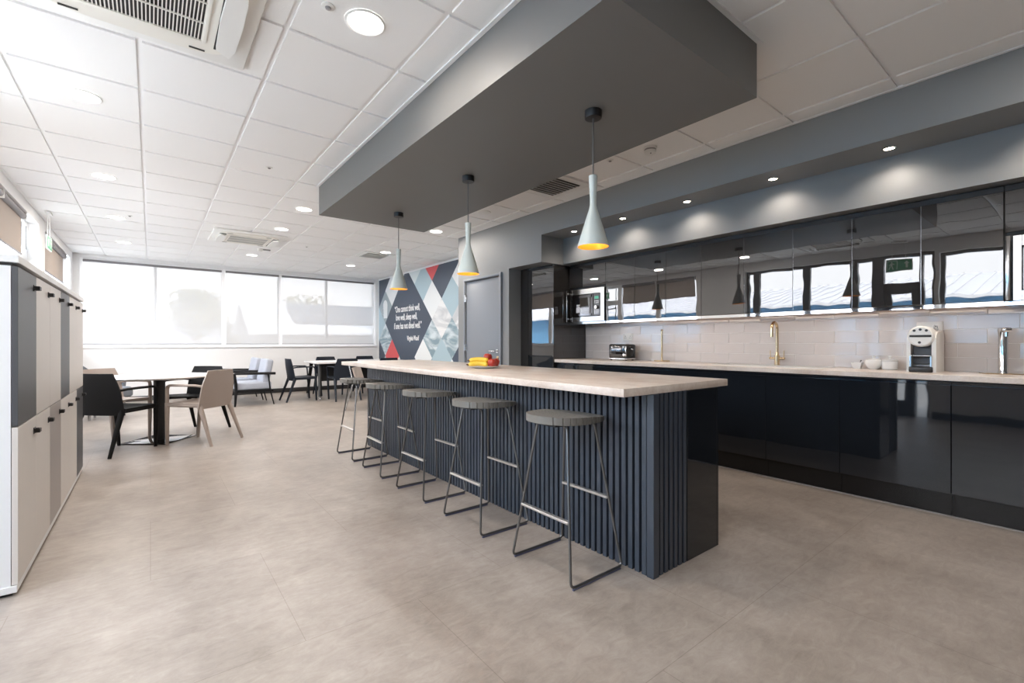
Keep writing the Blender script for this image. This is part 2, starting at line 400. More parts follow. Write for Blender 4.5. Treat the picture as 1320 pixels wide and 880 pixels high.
# glazed entrance door
d = structure(MB().box(XG, XG+.09, 1.55, 1.59, 0, 2.55).box(XG, XG+.09, 2.20, 2.36, 0, 2.55).box(XG, XG+.09, 2.56, 2.62, 0, 2.55).box(XG, XG+.09, 1.59, 2.20, 2.50, 2.55).box(XG, XG+.09, 2.36, 2.56, 2.49, 2.55).box(XG, XG+.09, 1.70, 1.76, 0, 2.5).build('door_1', M['dark_frame']))
MB().box(XG+.02, XG+.07, 1.76, 1.84, .0, 2.09).box(XG+.02, XG+.07, 2.11, 2.20, .0, 2.09).box(XG+.02, XG+.07, 1.84, 2.11, 0, .22).box(XG+.02, XG+.07, 1.76, 2.20, 1.92, 2.09).build('door_leaf', M['dark_frame'], d)
MB().box(XG+.04, XG+.046, 1.84, 2.11, .22, 1.92).box(XG+.04, XG+.046, 1.76, 2.20, 2.09, 2.50).box(XG+.04, XG+.046, 1.59, 1.70, 0, 2.5).box(XG+.04, XG+.046, 2.36, 2.56, 0, 2.5).build('glass_pane', M['glass'], d)
MB().tube([(XG+.11, 1.80, .75), (XG+.11, 1.80, 1.35)], .014).box(XG+.065, XG+.11, 1.792, 1.808, .80, .82).box(XG+.065, XG+.11, 1.792, 1.808, 1.28, 1.30).build('door_handle', M['steel'], d)

# far wall with the window band
FX0, FX1, FZ0, FZ1 = -1.01, 4.50, 1.05, 2.665
b = MB(); b.box(XL-.2, XF+.2, YF, YF+.28, 0, FZ0); b.box(XL-.2, XF+.2, YF, YF+.28, FZ1, ZC+.05)
b.box(XL-.2, FX0, YF, YF+.28, FZ0, FZ1); b.box(FX1, XF+.2, YF, YF+.28, FZ0, FZ1)
structure(b.build('wall_back', M['white_wall']))
YG = YF+.02
segs = [(-1.01, 1.21, [.05, .10]), (1.21, 2.29, None), (2.29, 4.50, [3.27, 3.325])]
structure(MB().box(FX0-.03, FX1+.03, YF-.03, YF+.02, FZ0-.035, FZ0-.005, .005).build('trim_2', M['white_trim']))
for i, (a, c, mu) in enumerate(segs):
    window('window_%d' % (5+i), YF+.02, a, c, FZ0, FZ1, [tuple(mu)] if mu else [], M['upvc'], fw=.048, axis='Y')
# wall right of the grey block, mural wall, rear wall, splash wall
structure(MB().box(XF, XF+.2, 6.0, YF+.28, 0, ZC+.05).build('wall_right', M['white_wall']))
structure(MB().box(XL-.2, 4.8, YB-.2, YB, 0, ZC+.05).build('wall_front', M['grey_wall']))
# kitchen wall: bulkhead, recess and door block
b = MB(); G = M['grey_wall']
b.box(XW, 4.75, 4.83, 5.01, 0, ZC); b.box(XW, 4.75, 5.01-.0, 5.90, 2.03, ZC); b.box(XW, 4.75, 5.90, 6.104, 0, ZC); b.box(XW+.12, 4.75, 5.01, 5.90, 0, 2.03)
b.box(XW, X2, YB, 4.185, 2.43, ZC)                   # bulkhead front
b.box(X2, 4.75, YB, 4.185, 2.11, ZC)                 # inner face
b.box(XW, 4.75, 4.185, 4.83, 2.10, ZC)               # over tall unit
b.box(XS+.012, 4.75, YB, 4.83, 0, 2.11)              # rear wall of recess
structure(b.build('wall_kitchen', G))
# baseboards
structure(MB().box(XL, XF, YF-.018, YF, 0, .095, .004).build('baseboard_back', M['skirting']))
structure(MB().box(XL, XL+.018, 4.5, YF-.02, 0, .095, .004).box(XL, XL+.018, YB, 1.52, 0, .095, .004).build('baseboard_left', M['skirting']))
structure(MB().box(XF-.018, XF, 6.11, YF-.02, 0, .095, .004).build('baseboard_right', M['skirting']))
# grey door in the kitchen block
d = structure(MB().box(XW-.03, XW+.02, 4.975, 5.015, 0, 2.07, .004).box(XW-.012, XW+.02, 5.915, 5.945, 0, 2.07, .003).box(XW-.02, XW+.02, 5.015, 5.915, 2.035, 2.065, .003).build('door_2', M['grey_door']))
MB().box(XW+.012, XW+.055, 5.03, 5.895, .008, 2.022, .003).build('door_leaf', M['grey_door'], d)
for z in (.30, 1.04, 1.78):
    MB().cyl((XW-.006, 5.905, z-.05), .011, .10).box(XW-.002, XW+.012, 5.875, 5.905, z-.05, z+.05).build('hinge', M['steel'], d)
MB().cyl((XW+.012, 5.10, 1.00), .026, -.012, 'X').tube([(XW+.0, 5.10, 1.0), (XW-.045, 5.10, 1.0), (XW-.05, 5.12, 1.0), (XW-.05, 5.22, 1.0)], .009).build('door_handle', M['chrome'], d)
MB().box(XW+.010, XW+.014, 5.075, 5.125, .86, .93).cyl((XW+.01, 5.10, .895), .012, -.02, 'X').build('lock_plate', M['brass'], d)

# dropped raft over the island
r = structure(MB().box(1.369, 2.567, 1.134, 4.97, 2.432, ZC).build('trim_3', M['raft']))
MB().box(1.345, 1.369, 1.11, 4.994, ZC-.008, ZC+.004).box(2.567, 2.591, 1.11, 4.994, ZC-.008, ZC+.004).box(1.369, 2.567, 1.11, 1.134, ZC-.008, ZC+.004).box(1.369, 2.567, 4.97, 4.994, ZC-.008, ZC+.004).build('edge_angle', M['white_trim'], r)

# ------------------------------------------------------------------ splashback tiles
b = MB(); b.box(XS+.004, XS+.0118, -1.2, 4.185, .905, 1.42, mi=1)
for row in range(5):
    z0 = .9115+.1005*row; off = .468 if row % 2 == 0 else .318
    k0 = int((-1.2-off)/.3)-1
    for k in range(k0, 14):
        y0 = off+.3*k+.0015; y1 = off+.3*(k+1)-.0015
        y0, y1 = max(y0, -1.2), min(y1, 4.183)
        if y1-y0 < .02: continue
        n0 = set(b.bm.verts); zt = min(z0+.0975, 1.415)
        b.box(XS, XS+.006, y0, y1, z0, zt, .0014, 1)
        ty, tz = random.uniform(-.007, .007), random.uniform(-.022, .022); cy, cz = (y0+y1)/2, (z0+zt)/2
        for v in b.bm.verts:
            if v not in n0: v.co.x += ty*(v.co.y-cy)+tz*(v.co.z-cz)
sp = tag(b.build('tiled_splashback', [M['tile'], M['grout']]), 'glazed taupe brick tile splashback between worktop and wall units', 'splashback')

# ------------------------------------------------------------------ kitchen units
PX = 4.03; DX = 3.98
joints = [-1.20, -.60, -.027, .573, 1.173, 1.688, 2.288, 2.86, 3.39, 3.80, 4.178]
where = ['', 'out of the frame past the tall chrome tap', 'at the right edge of the photo, under the tall chrome tap', 'under the coffee machine and white pots', 'under the brass tap', 'right beside the island end, under the sink', 'in front of the paper towel stand', 'below the toaster', 'just left of the toaster', 'next to the tall larder unit']
for i in range(1, len(joints)-1):
    y0, y1 = joints[i], joints[i+1]
    t = thing('base_cabinet', 'gloss black base cabinet '+where[i], 'cabinet', (PX, (y0+y1)/2, 0), group='gloss base cabinets along the kitchen wall')
    h = (y1-y0)/2
    MB().box(.0, .49, -h, h, .155, .872 if i not in (4, 5, 6) else .755).box(-.018, .0, -h, h, .862, .872).build('carcass', M['black_gap'], t)
    MB().box(-.05, -.03, -h+.0015, h-.0015, .158, .845, .002, 1).build('door', M['gloss_base'], t)
    MB().box(-.03, .0, -h+.001, h-.001, .158, .862).build('finger_rail', M['gloss_base'], t)
    MB().box(.0, .018, -h+.001, h-.001, 0, .154).build('plinth', M['plinth'], t)
MB_ = MB().box(PX-.006, PX, -.6, 4.178, 0, .008)
structure(MB_.build('trim_4', M['grille']))
# worktop with sink cut out
b = MB(); SX0, SX1, SY0, SY1 = 4.10, 4.40, 1.34, 2.20
b.box(3.957, SX0, -.6, 4.185, .8725, .910, .003, 1).box(SX1, XS-.0006, -.6, 4.185, .8725, .910, .003, 1)
b.box(SX0, SX1, -.6, SY0, .8725, .910).box(SX0, SX1, SY1, 4.185, .8725, .910)
tag(b.build('kitchen_worktop', M['counter']), 'long pale stone-effect worktop along the tiled wall', 'worktop')
b = MB(); b.box(SX0-.012, SX0+.004, SY0-.012, SY1+.012, .9102, .9145, .003, 1).box(SX1-.004, SX1+.012, SY0-.012, SY1+.012, .9102, .9145, .003, 1).box(SX0+.004, SX1-.004, SY0-.012, SY0+.004, .9102, .9145).box(SX0+.004, SX1-.004, SY1-.004, SY1+.012, .9102, .9145)
t = thing('kitchen_sink', 'white inset composite sink set into the worktop', 'sink', (4.25, 1.77, .80))
b.build('rim', M['sink'], t, loc=(-4.25, -1.77, -.80))
MB().box(SX0+.002, SX1-.002, SY0+.002, SY1-.002, .76, .77).box(SX0+.002, SX0+.01, SY0+.002, SY1-.002, .77, .906).box(SX1-.01, SX1-.002, SY0+.002, SY1-.002, .77, .906).box(SX0+.01, SX1-.01, SY0+.002, SY0+.01, .77, .906).box(SX0+.01, SX1-.01, SY1-.01, SY1-.002, .77, .906).build('basin', M['sink'], t, loc=(-4.25, -1.77, -.80))
MB().cyl((0, 0, -.03), .04, .006).build('drain', M['chrome'], t)
MB().cyl((-.14, .0, .08), .02, .004).build('overflow', M['chrome'], t)

# tall larder unit
t = thing('larder_unit', 'tall gloss black larder unit left of the microwave', 'cabinet', (XT, 4.52, 0))
y0, y1 = 4.187-4.52, 4.828-4.52
MB().box(.02, .57, y0+.019, y1, .155, 2.098).build('carcass', M['black_gap'], t)
MB().box(.0, .575, y0-.0, y0+.018, .0, 2.085).build('end_panel', M['gloss'], t)
MB().box(.0, .02, y0+.02, y1-.155, .95, 2.085, .002, 1).build('upper_door', M['gloss'], t)
MB().box(.0, .02, y0+.02, y1-.155, .158, .935, .002, 1).build('lower_door', M['gloss_base'], t)
MB().box(.03, .05, y0+.02, y1, .0, .154).build('plinth', M['plinth'], t)
MB().box(.0, .02, y1-.152, y1, .0, 2.098).build('filler_panel', M['gloss'], t)

# wall units
wj = [-.24, .364, .76, 1.16, 1.57, 1.972, 2.381, 2.775, 3.165, 3.573, 4.180]
wl = ['above the coffee machine', 'above the small pots, mirroring the exit sign', 'above the right end of the sink', 'above the brass tap', 'above the left end of the sink', 'between the ones above sink and paper towel stand', 'above the paper towel stand', 'between microwave and paper towel stand, above the double socket']
UZ0, UZ1 = 1.378, 2.062
ud = None
for i in range(1, 9):
    y0, y1 = wj[i], wj[i+1]; h = (y1-y0)/2
    t = thing('wall_cabinet', 'gloss grey wall cabinet '+wl[i-1], 'cabinet', (XU, (y0+y1)/2, UZ0), group='gloss wall cabinets above the worktop')
    MB().box(.02, .315, -h, h, .0, UZ1-UZ0+.04).build('carcass', M['black_gap'], t)
    MB().box(.0, .019, -h+.0012, h-.0012, .0, UZ1-UZ0, .0018, 1).build('door', M['gloss'], t)
    MB().prism([(.0036, -.004), (.003, -.030), (.02, -.030), (.02, -.004)], 'Y', -h+.001, h-.001).build('bottom_profile', M['mirror_profile'], t)
    MB().box(.004, .006, h-.0012, h+.0012, .0, UZ1-UZ0).build('edge_glint_strip', M['profile'], t)  # bright strip added to imitate light catching the door edges
    MB().box(.021, .315, -h, h, -.018, -.001).build('bottom_panel', M['oak_under'], t)
    MB().box(.03, .05, -h, h, -.024, -.0185).build('led_strip', M['led'], t)
# microwaves with housings
def housing(yc, half, label):
    t = thing('appliance_cabinet', label, 'cabinet', (XU, yc, UZ0), group='wall cabinets holding a microwave')
    H_ = UZ1-UZ0
    MB().box(.02, .315, -half, -half+.018, -.0, H_+.04).box(.02, .315, half-.018, half, -.0, H_+.04).box(.02, .315, -half+.018, half-.018, .404, H_+.04).build('carcass', M['black_gap'], t)
    MB().box(.0, .019, -half+.0012, half-.0012, .425, H_, .0018, 1).build('door', M['gloss'], t)
    MB().box(.0, .315, -half+.0, half, -.030, -.006).build('bottom_panel', M['profile'], t)
    return t
housing(3.877, .301, 'gloss grey wall cabinet holding the stainless microwave beside the larder')
housing(.062, .299, 'gloss grey wall cabinet holding the microwave at the right edge')
def microwave(yc, label):
    t = thing('built_in_microwave', label, 'microwave', (XU, yc, UZ0-.003), group='built in microwaves')
    # local: x depth, +y is picture-left
    MB().box(.022, .30, -.275, .275, .008, .398).build('body', M['black_plastic'], t)
    fr = MB()
    fr.box(-.02, .02, -.295, -.235, .0, .40, .002, 1).box(-.02, .02, .225, .262, .0, .40, .002, 1).box(-.02, .02, -.235, .225, .335, .40, .002, 1).box(-.02, .02, -.235, .225, .0, .060, .002, 1)
    fr.build('trim_frame', M['steel'], t)
    dr = MB().box(-.028, .01, -.13, .223, .063, .332, .003, 1).build('door', M['black_gloss'], t)
    MB().box(-.030, -.0275, -.115, .15, .072, .098).box(-.030, -.0275, -.115, .15, .292, .320).box(-.030, -.0275, -.128, -.10, .072, .320).build('door_surround', M['dark_steel'], dr)
    MB().box(-.0305, -.0285, .085, .145, .11, .175).build('label_sticker', M['paper'], dr)
    MB().box(-.0305, -.0285, .09, .14, .195, .21).box(-.0305, -.0285, .095, .14, .18, .188).build('printed_caption', M['paper'], dr)
    cp = MB().box(-.027, .01, -.232, -.134, .063, .332, .003, 1).build('control_panel', M['dark_steel'], t)
    MB().box(-.0285, -.0265, -.215, -.155, .265, .298).build('display', M['screen'], cp)
    MB().cyl((-.027, -.185, .165), .021, -.022, 'X').build('dial', M['chrome'], cp)
    k = MB()
    for z in (.235, .215, .128, .108, .09):
        for y in (-.215, -.19, -.165): k.box(-.0290, -.0265, y, y+.014, z, z+.008)
    k.build('button_set', M['steel'], cp)
    MB().box(-.075, -.062, .268, .290, .0, .395, .004).box(-.064, .0, .272, .286, .03, .05).box(-.064, .0, .272, .286, .345, .365).build('handle', M['steel'], t)
    return t
microwave(3.877, 'stainless built-in microwave with black door, beside the tall larder unit')
microwave(.062, 'stainless built-in microwave cut off by the right edge of the photo')

# ------------------------------------------------------------------ island
IX0, IX1, IY0, IY1 = 1.858, 2.462, 1.288, 4.93
t = thing('kitchen_island', 'dark slatted breakfast island with gloss black end panel', 'island', ((IX0+IX1)/2, (IY0+IY1)/2, 0))
ox, oy = -(IX0+IX1)/2, -(IY0+IY1)/2
MB().box(IX0+.032, IX1-.02, IY0+.032, IY1-.03, 0, .8715).build('core', M['slat_back'], t, loc=(ox, oy, 0))
b = MB(); pitch = .0405; y = IY0+.045
b.box(IX0, IX0+.045, IY0, IY0+.040, 0, .871, .0015, 1)
while y < IY1-.03:
    b.box(IX0+.004, IX0+.032, y, y+.0265, 0, .871, .0015, 1); y += pitch
x = IX0+.058
while x < IX0+.30:
    b.box(x, x+.0265, IY0+.004, IY0+.032, 0, .871, .0015, 1); x += pitch
XE = x-.008
b.build('slat_cladding', M['slat'], t, loc=(ox, oy, 0))
MB().box(XE, IX1-.02, IY0+.003, IY0+.032, 0, .871, .002, 1).build('end_panel', M['gloss_base'], t, loc=(ox, oy, 0))
MB().box(IX1-.02, IX1, IY0+.003, IY1, 0, .871, .002, 1).build('kitchen_side_panel', M['gloss_base'], t, loc=(ox, oy, 0))
tag(MB().box(1.640, 2.562, 1.290, 5.105, .872, .910, .003, 2).build('island_worktop', M['counter']), 'long stone-effect breakfast bar top overhanging the slatted island', 'worktop')

# bar stools
def stool():
    t = thing('bar_stool', 'x', 'stool', group='bar stools along the island')
    fr = MB(); rr = .0065
    # two wire hairpins joined under the seat. floor feet x=+-.178, y=+-.21; tops x=+-.095, y=+-.105
    def corner(a, b_, c, r=.03, n=5):
        a, b_, c = Vector(a), Vector(b_), Vector(c); u = (a-b_).normalized(); w = (c-b_).normalized(); out = []
        for i in range(n+1):
            q = i/n; out.append(b_+u*r*(1-q)**2+w*r*q**2)
        return out
    for sy in (-1, 1):
        A = (-.178, sy*.21, rr+.006); B = (.178, sy*.21, rr+.006); TA = (-.095, sy*.105, .716); TB = (.095, sy*.105, .716)
        CA = (-.095, 0, .716); CB = (.095, 0, .716)
        pts = [Vector(CA)]+corner(CA, TA, A)+corner(TA, A, B)+corner(A, B, TB)+corner(B, TB, CB)+[Vector(CB)]
        fr.tube(pts, rr, 8)
    fr.build('wire_frame', M['stool_frame'], t)
    def legx(z): q = z/.716; return .178+(.095-.178)*q, .21+(.105-.21)*q
    for sx, z in ((-1, .285), (1, .345)):
        lx, ly = legx(z)
        MB().box(sx*lx-.012, sx*lx+.012, -ly, ly, z-.006, z+.006, .002, 1).build('footrest', M['stool_bar'], t)
    for sy in (-1, 1):
        MB().box(-.165, .165, sy*.21-.0055, sy*.21+.0055, .0, .007, .001, 1).build('glide', M['glide'], t)
    # seat: rounded D built from strips running along y with grooves between
    s_ = MB(); n = 13; W = .205; D = .185
    def halfy(x):
        q = min(1, abs(x+.005)/.207); return .168*(1-q**2.5)**.5
    edges = [-.210+i*(.41/n) for i in range(n+1)]
    def zt(x, y): return .760+.010*min(0, x/.2)**2-.020*max(0, x/.2)-.004*(1-(y/.17)**2)
    def zs(x, y): return .724+.006*min(0, x/.2)**2
    for i in range(n):
        a, c_ = edges[i]+.0034, edges[i+1]-.0034
        if i == 0: a = edges[0]
        ns = 8; m_ = 4
        xs_ = [a+(c_-a)*k/m_ for k in range(m_+1)]
        top = []; bot = []
        for xx in xs_:
            hy = max(.02, halfy(xx)); rt = []; rb = []
            for j in range(ns+1):
                yy = -hy+2*hy*j/ns
                rt.append(s_.bm.verts.new((xx, yy, zt(xx, yy)))); rb.append(s_.bm.verts.new((xx, yy, zs(xx, yy))))
            top.append(rt); bot.append(rb)
        F = s_.bm.faces.new
        for k in range(m_):
            for j in range(ns):
                F([top[k][j], top[k+1][j], top[k+1][j+1], top[k][j+1]]); F([bot[k][j], bot[k][j+1], bot[k+1][j+1], bot[k+1][j]])
            F([top[k][0], bot[k][0], bot[k+1][0], top[k+1][0]]); F([top[k][ns], top[k+1][ns], bot[k+1][ns], bot[k][ns]])
        for j in range(ns):
            F([top[0][j], top[0][j+1], bot[0][j+1], bot[0][j]]); F([top[m_][j], bot[m_][j], bot[m_][j+1], top[m_][j+1]])
    st = s_.build('seat', M['stool_seat'], t, ang=50)
    # webbing under the strips
    MB().box(-.17, .165, -.10, .10, .7175, .7360).build('seat_support', M['black_plastic'], t)
    return t
st0 = stool()
sy_ = [1.665, 2.38, 3.096, 3.823, 4.516]
sl = ['nearest the camera', 'second from the camera', 'in the middle of the row of five', 'fourth from the camera', 'at the far end of the island']
for i, y in enumerate(sy_):
    lab = 'grey slotted-seat wire bar stool '+sl[i]
    if i == 0: st0.location = (1.655, y, 0); st0['label'] = lab
    else: dup(st0, (1.655, y, 0), R([0, 0, 1.5, -1, 1][i]), lab)

# fruit plate
t = tag(MB().lathe([(.0, .0), (.075, .0), (.08, .004), (.135, .016), (.14, .020), (.132, .020), (.078, .008), (.0, .007)], n=40, cap=False).build('fruit_plate', M['china']), 'white round plate of fruit on the island worktop', 'plate'); t.location = (2.12, 3.06, .910)
PD = Vector((.62, .785, 0)); PR = Vector((.785, -.62, 0))     # picture depth / picture right
def banana(u, d, z, rot, label):
    P = Vector((2.12, 3.06, .910))+PR*u+PD*d
    o = thing('banana', label, 'banana', tuple(P+Vector((0, 0, z))), math.atan2(PR.y, PR.x)+rot, 'bananas on the fruit plate')
    pts = []; rs = []
    for i in range(13):
        q = i/12; a = (q-.5)*1.25; rr = .13
        pts.append((rr*math.sin(a), rr*(math.cos(a)-1)*.55, .030-rr*(1-math.cos(a))*.45)); rs.append(.0195*min(1, .35+1.9*math.sin(math.pi*min(max(q, .02), .98))**.8 if q < .5 else .35+1.9*math.sin(math.pi*q)**.8))
    MB().tube(pts, rs, 10).build('peel', M['banana'], o)
    e = Vector(pts[0]); MB().tube([e+Vector((.003, 0, 0)), e+Vector((-.018, 0, .004))], [.006, .0045], 8).build('stem', M['stem'], o)
    return o
banana(-.045, -.046, .0085, 0, 'yellow banana lying lowest on the fruit plate')
banana(-.045, .000, .0085, .0, 'yellow banana behind the front one on the fruit plate')
banana(-.040, -.022, .0400, -.03, 'yellow banana lying on top of the other bananas')
def apple(u, d, z, r, label, tilt=0):
    P = Vector((2.12, 3.06, .910))+PR*u+PD*d
    o = thing('apple', label, 'apple', (P.x, P.y, P.z+z), 0, 'apples on the fruit plate')
    prof = [(.001, r*.10), (r*.35, r*.03), (r*.7, r*.22), (r*.97, r*.75), (r, r*1.1), (r*.9, r*1.5), (r*.6, r*1.78), (r*.28, r*1.80), (.001, r*1.62)]
    MB().lathe(prof, n=24, cap=False).build('skin', M['apple'], o)
    MB().tube([(0, 0, r*1.6), (.002, .001, r*1.95)], .0015, 6).build('stem', M['stem'], o)
    o.rotation_euler = (tilt, tilt*.5, 0)
apple(.060, -.050, .009, .036, 'red apple at the front right of the fruit plate', .15)
apple(.090, .018, .011, .036, 'red apple at the far right of the fruit plate', -.1)
apple(.010, .080, .012, .036, 'red apple mostly hidden behind the bananas on the fruit plate')
apple(.022, .040, .048, .037, 'red apple resting highest, on top of the fruit', .1)

# ------------------------------------------------------------------ worktop objects
# coffee machine, front faces -x
t = thing('coffee_machine', 'white capsule coffee machine with round face on the worktop', 'coffee machine', (4.20, .757, .910))
b = MB()
prof_side = [(.0, .0), (.27, .0), (.27, .24), (.255, .275), (.22, .29), (.05, .275), (.02, .262), (.0, .235)]
b.prism(prof_side, 'Y', -.078, -.055).prism(prof_side, 'Y', .055, .078)
b.box(.10, .27, -.0545, .0545, .0, .272)
b.build('housing', M['white_plastic'], t)
MB().box(.07, .0985, -.054, .054, .055, .25).box(.02, .0985, -.054, .054, .215, .25).build('front_recess', M['lk_dark'], t)
fc = MB()
fc.lathe([(.001, -.012), (.062, -.012), (.070, -.004), (.072, .0), (.072, .12), (.001, .12)], (-.01, 0, .248), 36, False, 'X')
fc = fc.build('round_face', M['white_plastic'], t)
bt = MB()
for y, z in ((.032, .288), (0, .295), (-.032, .288), (.004, .206)): bt.cyl((-.0235, y, z), .0085, -.002, 'X', 14)
bt.build('button_set', M['black_plastic'], fc)
MB().box(-.026, -.015, -.058, .058, .243, .258, .003).build('lever', M['black_plastic'], fc)
MB().cyl((.04, 0, .185), .016, .03).build('spout', M['black_plastic'], t)
MB().box(-.02, .09, -.058, .058, .110, .118, .003).box(-.02, -.01, -.058, -.050, .04, .110).box(-.02, -.01, .050, .058, .04, .110).build('cup_rest', M['steel'], t)
MB().box(-.028, .09, -.062, .062, .0, .038, .006).build('drip_tray', M['black_plastic'], t)
MB().box(.10, .25, -.05, .05, .2905, .305, .006).tube([(.09, -.052, .305), (.09, -.052, .325), (.2, -.052, .325), (.2, -.052, .305)], .003, 6).build('top_tank_lid', M['profile'], t)
# tall chrome boiling-water tap
t = thing('boiling_water_tap', 'tall chrome column tap at the right end of the worktop', 'tap', (4.364, .381, .910), R(25))
MB().lathe([(.028, .0), (.026, .012), (.0235, .02), (.0235, .27), (.026, .285), (.026, .295)], n=28).build('column', M['chrome'], t)
MB().box(-.065, .028, -.024, .024, .272, .302, .012, 3).cyl((-.045, 0, .245), .010, .03).build('spout_head', M['chrome'], t)
MB().box(-.055, .055, -.10, .10, .0, .006, .003).build('drip_plate', M['brass'], t)
# brass sink tap
t = thing('mixer_tap', 'brushed brass swan-neck mixer tap behind the sink', 'tap', (4.44, 1.785, .910))
MB().cyl((0, 0, 0), .022, .09).cyl((0, 0, .09), .0175, .03, r2=.013).build('body', M['brass'], t)
pts = [(0, 0, .11), (0, 0, .33)]
for i in range(1, 13):
    a = math.pi*i/12; pts.append((-.055*(1-math.cos(a)), 0, .33+.055*math.sin(a)))
pts.append((-.11, 0, .265))
MB().tube(pts, .0125, 14).cyl((-.11, 0, .255), .0135, .02).build('spout', M['brass'], t)
for sy in (-1, 1):
    h = MB().tube([(0, sy*.015, .065), (0, sy*.065, .065)], .010, 12).tube([(0, sy*.055, .065), (0, sy*.058, .135)], .004, 8).build('lever_handle', M['brass'], t)
# paper towel stand
t = thing('paper_towel_stand', 'empty pale metal kitchen roll stand beside the toaster', 'towel stand', (4.42, 2.96, .910))
MB().lathe([(.082, 0), (.085, .004), (.085, .010), (.078, .014), (.02, .016)], n=36).build('base', M['brass'], t)
MB().cyl((0, 0, .015), .011, .325).lathe([(.013, .335), (.015, .342), (.010, .350), (.002, .352)], n=16).build('pole', M['brass'], t)
# toaster
t = thing('toaster', 'black and chrome two-slot toaster on the worktop', 'toaster', (4.36, 3.44, .910))
MB().box(-.085, .085, -.10, .15, .018, .190, .022, 4).build('body', M['black_gloss'], t)
MB().box(-.087, .087, -.115, -.075, .02, .186, .018, 3).build('end_cap', M['black_plastic'], t)
MB().box(-.0885, -.083, -.055, .13, .045, .165, .002).build('side_panel', M['dark_steel'], t)
MB().box(-.088, .088, -.117, .152, .010, .026, .004).build('base_band', M['chrome'], t)
MB().box(-.05, -.015, -.07, .12, .187, .193).box(.015, .05, -.07, .12, .187, .193).build('slot_rim', M['chrome'], t)
MB().box(-.092, -.085, -.112, -.098, .05, .165, .002).build('lever_track', M['chrome'], t)
MB().box(-.012, .012, -.135, -.115, .12, .14, .004).build('lever', M['chrome'], t)
MB().cyl((-.086, -.086, .065), .017, -.014, 'X').build('dial', M['chrome'], t)
MB().tube([(0, -.118, .15), (0, -.15, .14), (0, -.158, .09), (0, -.145, .05), (0, -.118, .04)], .008, 8).build('handle', M['black_plastic'], t)
for sx in (-.06, .06):
    for yy in (-.09, .125): MB().cyl((sx, yy, 0), .011, .012).build('foot', M['black_plastic'], t)
# white pots
t = thing('serving_dish', 'small white square dish, leftmost of the pots by the coffee machine', 'dish', (4.40, 1.176, .910))
d = MB(); d.lathe([(.030, 0), (.048, .045), (.050, .050), (.046, .050), (.030, .006), (.001, .006)], n=4, cap=False); d.bm.faces.ensure_lookup_table()
o = d.build('dish', M['china'], t); o.rotation_euler = (0, 0, R(45))
MB().tube([(.0, -.012, .03), (-.02, -.028, .062)], .003, 6).ball((-.022, -.030, .064), .0055, 8, 6).build('spoon', M['black_plastic'], t)
t = thing('sugar_bowl', 'white round lidded bowl between square dish and lidded jar', 'bowl', (4.40, 1.072, .910))
MB().lathe([(.028, 0), (.040, .012), (.054, .04), (.057, .062), (.053, .062)], n=32).build('bowl', M['china'], t)
MB().lathe([(.054, .0625), (.050, .072), (.02, .080), (.007, .083), (.007, .090), (.011, .096), (.009, .103), (.001, .105)], n=32).build('lid', M['china'], t)
t = thing('lidded_jar', 'white straight-sided lidded jar next to the coffee machine', 'jar', (4.40, .972, .910))
MB().lathe([(.040, 0), (.047, .008), (.049, .065), (.045, .067)], n=32).build('jar', M['china'], t)
MB().lathe([(.050, .0675), (.048, .076), (.02, .084), (.007, .086), (.007, .092), (.012, .098), (.009, .106), (.001, .108)], n=32).build('lid', M['china'], t)
# sockets
for (y, z, lab) in ((3.495, 1.184, 'white double socket on the tiles above the toaster'), (.767, 1.225, 'white double socket on the tiles behind the coffee machine')):
    t = thing('wall_socket', lab, 'socket', (XS, y, z), group='sockets on the splashback')
    MB().box(-.010, -.002, -.073, .073, -.043, .043, .003).build('faceplate', M['white_plastic'], t)
    b = MB()
    for s_ in (-.035, .035):
        b.box(-.0115, -.0095, s_-.003, s_+.003, .004, .014).box(-.0115, -.0095, s_-.014, s_-.006, -.014, -.009).box(-.0115, -.0095, s_+.006, s_+.014, -.014, -.009)
    b.build('pin_hole_set', M['black_plastic'], t)
    MB().box(-.0125, -.0095, -.050, -.036, .022, .036, .001).box(-.0125, -.0095, .036, .050, .022, .036, .001).build('switch_pair', M['white_plastic'], t)

# ------------------------------------------------------------------ pendants
def pendant():
    t = thing('pendant_lamp', 'x', 'pendant lamp', group='pendants over the island')
    MB().lathe([(.046, -.042), (.048, -.038), (.048, 0)], n=36).build('canopy', M['black_plastic'], t)
    MB().cyl((0, 0, -.375), .004, .335, n=8).build('cord', M['cable'], t)
    out = [(.0235, -.368), (.0245, -.372), (.0215, -.44), (.0185, -.50), (.0185, -.535), (.024, -.56), (.045, -.625), (.0665, -.695), (.0885, -.770), (.0885, -.772)]
    inn = [(.0865, -.772), (.0645, -.697), (.043, -.627), (.020, -.560), (.012, -.545), (.001, -.545)]
    s_ = MB().lathe([(.001, -.366), (.0235, -.368)]+out[1:], n=48, cap=False).build('shade', M['pend_out'], t, ang=60)
    MB().lathe([(.0885, -.772)]+inn, n=48, cap=False).build('gold_lining', M['pend_in'], s_, ang=60)
    MB().ball((0, 0, -.640), .020, 14, 10).cyl((0, 0, -.625), .012, .05, n=12).build('bulb', M['bulb'], t)
    return t
p0 = pendant()
pl = ['nearest the camera', 'in the middle of the three', 'farthest away, before the mural']
for i, y in enumerate((1.776, 3.088, 4.390)):
    lab = 'pale sage cone pendant with gold lining '+pl[i]
    if i == 0: p0.location = (1.983, y, 2.432); p0['label'] = lab
    else: dup(p0, (1.983, y, 2.432), 0, lab)
    L = bpy.data.lights.new('pendant_light', 'POINT'); L.energy = 2.2; L.color = (1, .72, .45); L.shadow_soft_size = .022
    lo = bpy.data.objects.new('pendant_light', L); col.objects.link(lo); lo.location = (1.983, y, 2.432-.70)

